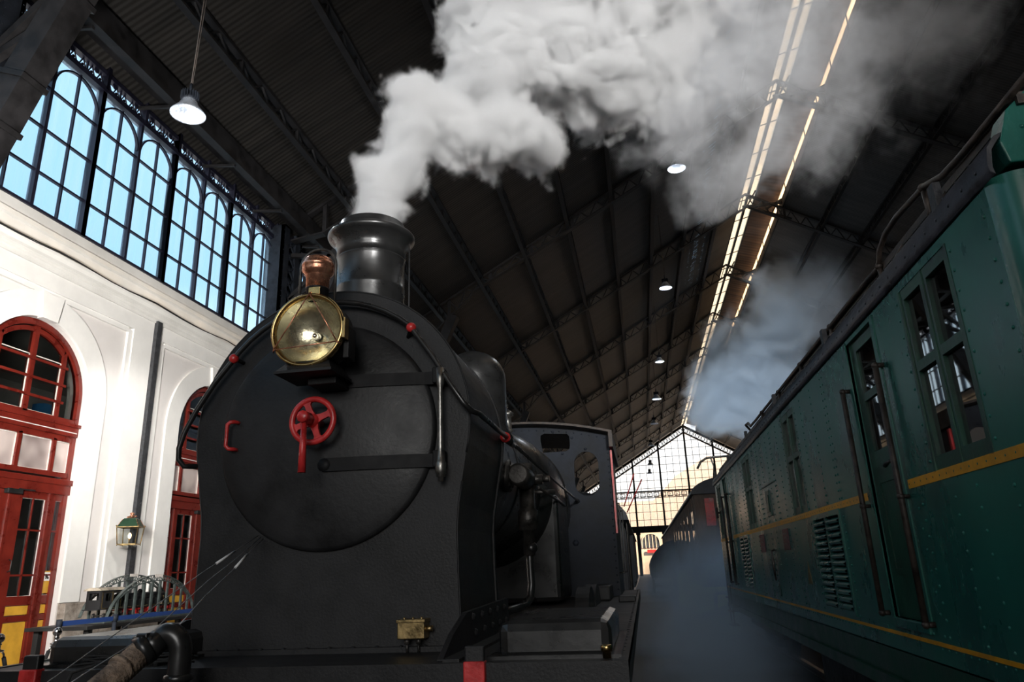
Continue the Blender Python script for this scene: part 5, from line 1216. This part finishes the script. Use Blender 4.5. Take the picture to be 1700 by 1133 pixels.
for (y0, y1, l) in ((5.54, 6.01, 'short black rope slung between the two chrome stanchions'), (4.67, 5.40, 'black rope running out of view to the left')):
    b = MB(); P = []
    for i in range(21):
        a = i / 20; P.append((-5.2, y0 + (y1 - y0) * a, 1.165 - .30 * (1 - (2 * a - 1) ** 2)))
    b.tube(P, .016, 10); tag(b.build('barrier_rope', 'rope'), l, 'rope')

# ================================================================== PENDANT LAMPS
def pendant(x, y, z, d, label, power, cable_to, sway=0):
    t = thing('pendant_lamp', (x, y, z), label, 'lamp', 'industrial pendant lamps')
    s = d / .5
    b = MB(); b.lathe((0, 0, 0), [(.10 * s, .20 * s), (.15 * s, .10 * s), (.215 * s, .02 * s), (.25 * s, -.03 * s), (.25 * s, -.045 * s), (.243 * s, -.03 * s), (.207 * s, .02 * s), (.14 * s, .10 * s), (.09 * s, .19 * s)], 'Z', 40, cap=False); o = b.build('lamp_shade', 'reflect_white', t); o.location = (0, 0, 0)
    b = MB()
    for k in range(20):
        a = 2 * pi * k / 20; b.beam((.06 * s * cos(a), .06 * s * sin(a), .275 * s), (.13 * s * cos(a), .13 * s * sin(a), .275 * s), .008 * s, .13 * s)
    b.lathe((0, 0, 0), [(.001, .20 * s), (.11 * s, .20 * s), (.11 * s, .25 * s), (.08 * s, .255 * s), (.08 * s, .33 * s), (.001, .33 * s)], 'Z', 24); b.lathe((0, 0, 0), [(.02 * s, .32 * s), (.02 * s, .50 * s)], 'Z', 8); b.build('heat_sink', 'ironb', t)
    b = MB(); b.lathe((0, 0, 0), [(.001, .165 * s), (.105 * s, .165 * s), (.105 * s, .155 * s), (.001, .155 * s)], 'Z', 24); b.build('light_disc', 'lampon', t)
    b = MB(); b.tube([(0, 0, .5 * s), (sway * .3, 0, (cable_to - z) * .4), (sway, 0, cable_to - z)], .010, 6)
    b.tube([(.02, 0, .5 * s), (.03 + sway * .35, 0, (cable_to - z) * .4), (sway + .02, 0, cable_to - z)], .006, 6); b.build('cable', 'rustpipe', t)
    if power:
        l = bpy.data.lights.new('lamp_light', 'SPOT'); l.energy = power; l.spot_size = radians(150); l.spot_blend = .6; l.color = (.86, .93, 1); l.shadow_soft_size = .1 * s
        lo = bpy.data.objects.new('lamp_light', l); COL.objects.link(lo); lo.parent = t; lo.location = (0, 0, .12 * s)
    return t
# builder works in the lamp's own frame
_b = MB.build
def _local_build(s, name, mat, parent=None, label=None, bevel=0.0):
    loc = parent.location.copy(); parent.location = (0, 0, 0); o = _b(s, name, mat, parent, label, bevel); parent.location = loc; return o
MB.build = _local_build
pendant(-5.37, 7.25, 7.56, .44, 'large bright pendant lamp hanging in front of the clerestory', 120, roofz(-5.37) - .1, sway=.25)
for i, (x, y) in enumerate([(2.28, 22.56), (2.22, 33.95), (2.2, 47.74), (2.18, 59.37), (2.13, 70.43), (1.95, 84.0), (1.92, 97.14), (1.93, 108.5)]):
    z = 14.7 if i < 5 else (14.7 if i == 5 else (14.2, 14.4)[i - 6])
    pendant(x, y, z, .62 if i < 3 else .8, ['glowing pendant lamp half veiled by the steam plume', 'pendant lamp second along the row under the ridge', 'pendant lamp third along the row under the ridge', 'pendant lamp fourth along the row under the ridge', 'pendant lamp fifth along the row, small and dim', 'tiny pendant lamp sixth along the row', 'upper dark pendant lamp against the glazed gable', 'lower dark pendant lamp against the glazed gable'][i], (700 if i < 4 else 0), roofz(x) - .1)
MB.build = _b

# ================================================================== STEAM AND HAZE
def volume_material(name, density, color, aniso):
    m = bpy.data.materials.new(name); m.use_nodes = True; n = m.node_tree; n.nodes.clear()
    o = n.nodes.new('ShaderNodeOutputMaterial'); p = n.nodes.new('ShaderNodeVolumePrincipled')
    p.inputs['Color'].default_value = (*color, 1); p.inputs['Anisotropy'].default_value = aniso
    at = n.nodes.new('ShaderNodeAttribute'); at.attribute_name = 'density'
    mu = n.nodes.new('ShaderNodeMath'); mu.operation = 'MULTIPLY'; mu.inputs[1].default_value = density
    links(n, at.outputs['Fac'], mu.inputs[0]); links(n, mu.outputs[0], p.inputs['Density']); p.inputs['Density Attribute'].default_value = ''
    links(n, p.outputs[0], o.inputs['Volume']); return m

def smoke(name, pts, lo, hi, voxel, mat, label, warp=((1.3, .30), (4.0, .10)), detail=8.0, gain=1.6, thresh=0.0, seed=0, noise_amp=.9, puff=3.2, puff_amp=0.0, fade=(0, 0, 1, 1, 1)):
    """pts: (x,y,z,radius,strength) -> cloud of fine turbulence evaluated once on a voxel grid"""
    me = bpy.data.meshes.new(name + '_path'); me.from_pydata([p[:3] for p in pts], [], [])
    o = bpy.data.objects.new(name, me); COL.objects.link(o); tag(o, label, 'steam' if 'steam' in name else 'haze', kind='stuff')
    ng = bpy.data.node_groups.new(name, 'GeometryNodeTree')
    ng.interface.new_socket('Geometry', in_out='INPUT', socket_type='NodeSocketGeometry'); ng.interface.new_socket('Geometry', in_out='OUTPUT', socket_type='NodeSocketGeometry')
    N = ng.nodes; L = lambda a_, b_: ng.links.new(a_, b_)
    gi = N.new('NodeGroupInput'); go = N.new('NodeGroupOutput')
    pos = N.new('GeometryNodeInputPosition')
    def vm(op, a_, b_=None, scale=None):
        q = N.new('ShaderNodeVectorMath'); q.operation = op
        L(a_, q.inputs[0])
        if b_ is not None:
            if hasattr(b_, 'links'): L(b_, q.inputs[1])
            else: q.inputs[1].default_value = b_
        if scale is not None: q.inputs['Scale'].default_value = scale
        return q.outputs['Value'] if op in ('LENGTH', 'DISTANCE') else q.outputs[0]
    def mt(op, a_, b_=None, c_=None, clamp=False):
        q = N.new('ShaderNodeMath'); q.operation = op; q.use_clamp = clamp
        for i, v in enumerate((a_, b_, c_)):
            if v is None: continue
            if hasattr(v, 'links'): L(v, q.inputs[i])
            else: q.inputs[i].default_value = v
        return q.outputs[0]
    cur = pos.outputs[0]; base = vm('ADD', cur, (seed * 3.7, seed * 1.3, seed * 2.1))
    for (sc, amp) in warp:
        no = N.new('ShaderNodeTexNoise'); no.inputs['Scale'].default_value = sc; no.inputs['Detail'].default_value = 1.0
        L(base, no.inputs['Vector'])
        off = vm('SCALE', vm('SUBTRACT', no.outputs['Color'], (.5, .5, .5)), scale=amp * 2)
        cur = vm('ADD', cur, off); base = vm('ADD', base, off)
    f = None
    for p in pts:
        d = vm('DISTANCE', cur, tuple(p[:3])); g = mt('MULTIPLY_ADD', d, -1.0 / p[3], 1.0)
        if f is None: f = g
        else:
            q = N.new('ShaderNodeMath'); q.operation = 'SMOOTH_MAX'; L(f, q.inputs[0]); L(g, q.inputs[1]); q.inputs[2].default_value = .12; f = q.outputs[0]
    sx = N.new('ShaderNodeSeparateXYZ'); L(pos.outputs[0], sx.inputs[0])
    mr = N.new('ShaderNodeMapRange'); mr.interpolation_type = 'SMOOTHSTEP'; L(sx.outputs[fade[0]], mr.inputs['Value'])
    mr.inputs['From Min'].default_value = fade[1]; mr.inputs['To Min'].default_value = fade[2]; mr.inputs['From Max'].default_value = fade[3]; mr.inputs['To Max'].default_value = fade[4]
    S = mr.outputs[0]
    fb = N.new('ShaderNodeTexNoise'); fb.inputs['Scale'].default_value = detail; fb.inputs['Detail'].default_value = 4.0; fb.inputs['Roughness'].default_value = .55; L(base, fb.inputs['Vector'])
    nz = mt('MULTIPLY', mt('SUBTRACT', fb.outputs[0], .5), noise_amp)
    fb2 = N.new('ShaderNodeTexNoise'); fb2.inputs['Scale'].default_value = detail * .3; fb2.inputs['Detail'].default_value = 2.0; L(base, fb2.inputs['Vector'])
    nz2 = mt('MULTIPLY', mt('SUBTRACT', fb2.outputs[0], .5), noise_amp * 1.2)
    vo = N.new('ShaderNodeTexVoronoi'); vo.inputs['Scale'].default_value = puff; vo.inputs['Detail'].default_value = 2.0; vo.inputs['Roughness'].default_value = .6; L(base, vo.inputs['Vector'])
    nz3 = mt('MULTIPLY', mt('SUBTRACT', .42, vo.outputs['Distance']), puff_amp)
    val = mt('ADD', mt('ADD', mt('ADD', f, nz), nz2), nz3)
    dens = mt('MULTIPLY', mt('MULTIPLY', mt('SUBTRACT', val, thresh), gain, clamp=True), S)
    vc = N.new('GeometryNodeVolumeCube'); vc.inputs['Background'].default_value = 0.0; vc.inputs['Min'].default_value = lo; vc.inputs['Max'].default_value = hi
    for ax, k in zip(range(3), ('Resolution X', 'Resolution Y', 'Resolution Z')): vc.inputs[k].default_value = max(4, int((hi[ax] - lo[ax]) / voxel))
    L(dens, vc.inputs['Density'])
    sm = N.new('GeometryNodeSetMaterial'); sm.inputs['Material'].default_value = mat; L(vc.outputs[0], sm.inputs[0]); L(sm.outputs[0], go.inputs[0])
    md = o.modifiers.new('steam', 'NODES'); md.node_group = ng
    me.materials.append(mat)
    return o
def path(ctrl, n):
    out = []
    for i in range(len(ctrl) - 1):
        for k in range(n):
            t_ = k / n; out.append(tuple(a + (b_ - a) * t_ for a, b_ in zip(ctrl[i], ctrl[i + 1])))
    return out + [ctrl[-1]]
VS = volume_material('steam_volume', 19.0, (.985, .985, .99), 0.0)
VW = volume_material('thin_steam_volume', 2.2, (.95, .96, .98), 0.0)
VH = volume_material('haze_volume', .5, (.66, .82, 1.0), 0.1)
main = path([(-1.7, 4.4, 4.08, 0.21, 1), (-1.66, 4.42, 4.24, 0.28, 1), (-1.6, 4.5, 4.47, 0.27, 1), (-1.57, 4.6, 4.73, 0.29, 1), (-1.54, 4.75, 5.03, 0.35, 1), (-1.36, 4.9, 5.15, 0.39, 1), (-1.08, 5.1, 5.18, 0.43, 0.95), (-0.75, 5.3, 5.25, 0.41, 0.85), (-0.53, 5.4, 5.19, 0.33, 0.75)], 2)
main += path([(-1.33, 5.0, 5.08, 0.29, 1), (-1.05, 5.3, 5.88, 0.47, 1), (-0.87, 5.4, 6.22, 0.59, 0.95), (-0.42, 5.6, 6.24, 0.76, 0.85), (0.08, 5.8, 6.27, 0.77, 0.7), (0.41, 6.0, 6.23, 0.64, 0.5)], 2)
main += path([(-0.94, 5.4, 6.61, 0.62, 1), (-0.75, 5.4, 7.06, 0.82, 0.95), (-0.13, 5.6, 7.13, 0.95, 0.85), (0.55, 5.8, 7.03, 0.84, 0.6)], 2)
smoke('steam_plume', main, (-3.0, 3.6, 4.0), (2.0, 7.4, 8.6), .022, VS, 'thick white steam billowing from the locomotive chimney', seed=1, warp=((1.3, .25), (4.5, .07), (11, .025)), noise_amp=.95, puff=3.8, puff_amp=.30, gain=2.6, detail=9.5, fade=(0, -.2, 1, 1.8, .5))
wisp = path([(0.73, 6.2, 5.91, 0.62, 0.7), (1.14, 6.4, 6.34, 0.76, 0.55), (1.87, 6.6, 6.66, 0.78, 0.5), (2.51, 6.8, 6.71, 0.73, 0.45), (3.22, 7.0, 6.98, 0.68, 0.4), (3.87, 7.2, 7.18, 0.5, 0.35)], 2) + path([(1.18, 6.4, 7.15, 0.78, 0.7), (2.18, 6.8, 7.32, 0.87, 0.5), (2.56, 6.8, 5.97, 0.53, 0.3), (1.96, 6.8, 5.85, 0.53, 0.3), (1.01, 6.6, 5.51, 0.46, 0.3)], 2)
smoke('thin_steam', wisp, (0.0, 5.0, 5.0), (5.0, 8.4, 8.8), .04, VW, 'thin grey wisps of steam drifting right across the ridge light', seed=5, warp=((1.2, .4), (3.5, .2), (8, .08)), noise_amp=2.2, thresh=.1, fade=(0, .6, .9, 4.2, .3))
far = path([(5.2, 45, 10.6, 1.8, .9), (6.6, 45, 12.4, 2.2, .7), (8.4, 45, 14.3, 2.8, .5), (10.5, 45, 16.3, 3.2, .35), (12.5, 45, 18.0, 3.2, .22)], 2) + path([(7.0, 45, 11, 2.5, .4), (9.5, 45, 12, 3, .3)], 2)
VF = volume_material('far_steam_volume', 2.2, (.88, .94, 1.0), 0.0)
smoke('far_steam', far, (0, 40, 5), (18, 50, 22), .16, VF, 'blue-grey steam rising beyond the roof of the green locomotive', seed=9, warp=((.3, 1.2), (.9, .5)), detail=1.2, noise_amp=1.3, fade=(0, 5.5, 1, 13, .12))
hz = path([(1.0, 9.5, -.1, 1.1, .8), (1.1, 13, .1, 1.4, 1.0), (1.3, 17, .4, 1.6, 1.0), (2.2, 21, 1.1, 1.7, 1.0), (2.6, 27, 1.1, 1.8, .9), (1.6, 36, .5, 1.9, .6), (1.5, 50, .3, 2.4, .4)], 2)
smoke('haze', hz, (-2.5, 7, 0.02), (6, 55, 5), .15, VH, 'low bluish haze lying between the two locomotives', seed=3, warp=((.4, .8), (1.2, .3)), detail=1.0, noise_amp=.8, fade=(1, 15, 1, 50, .4))
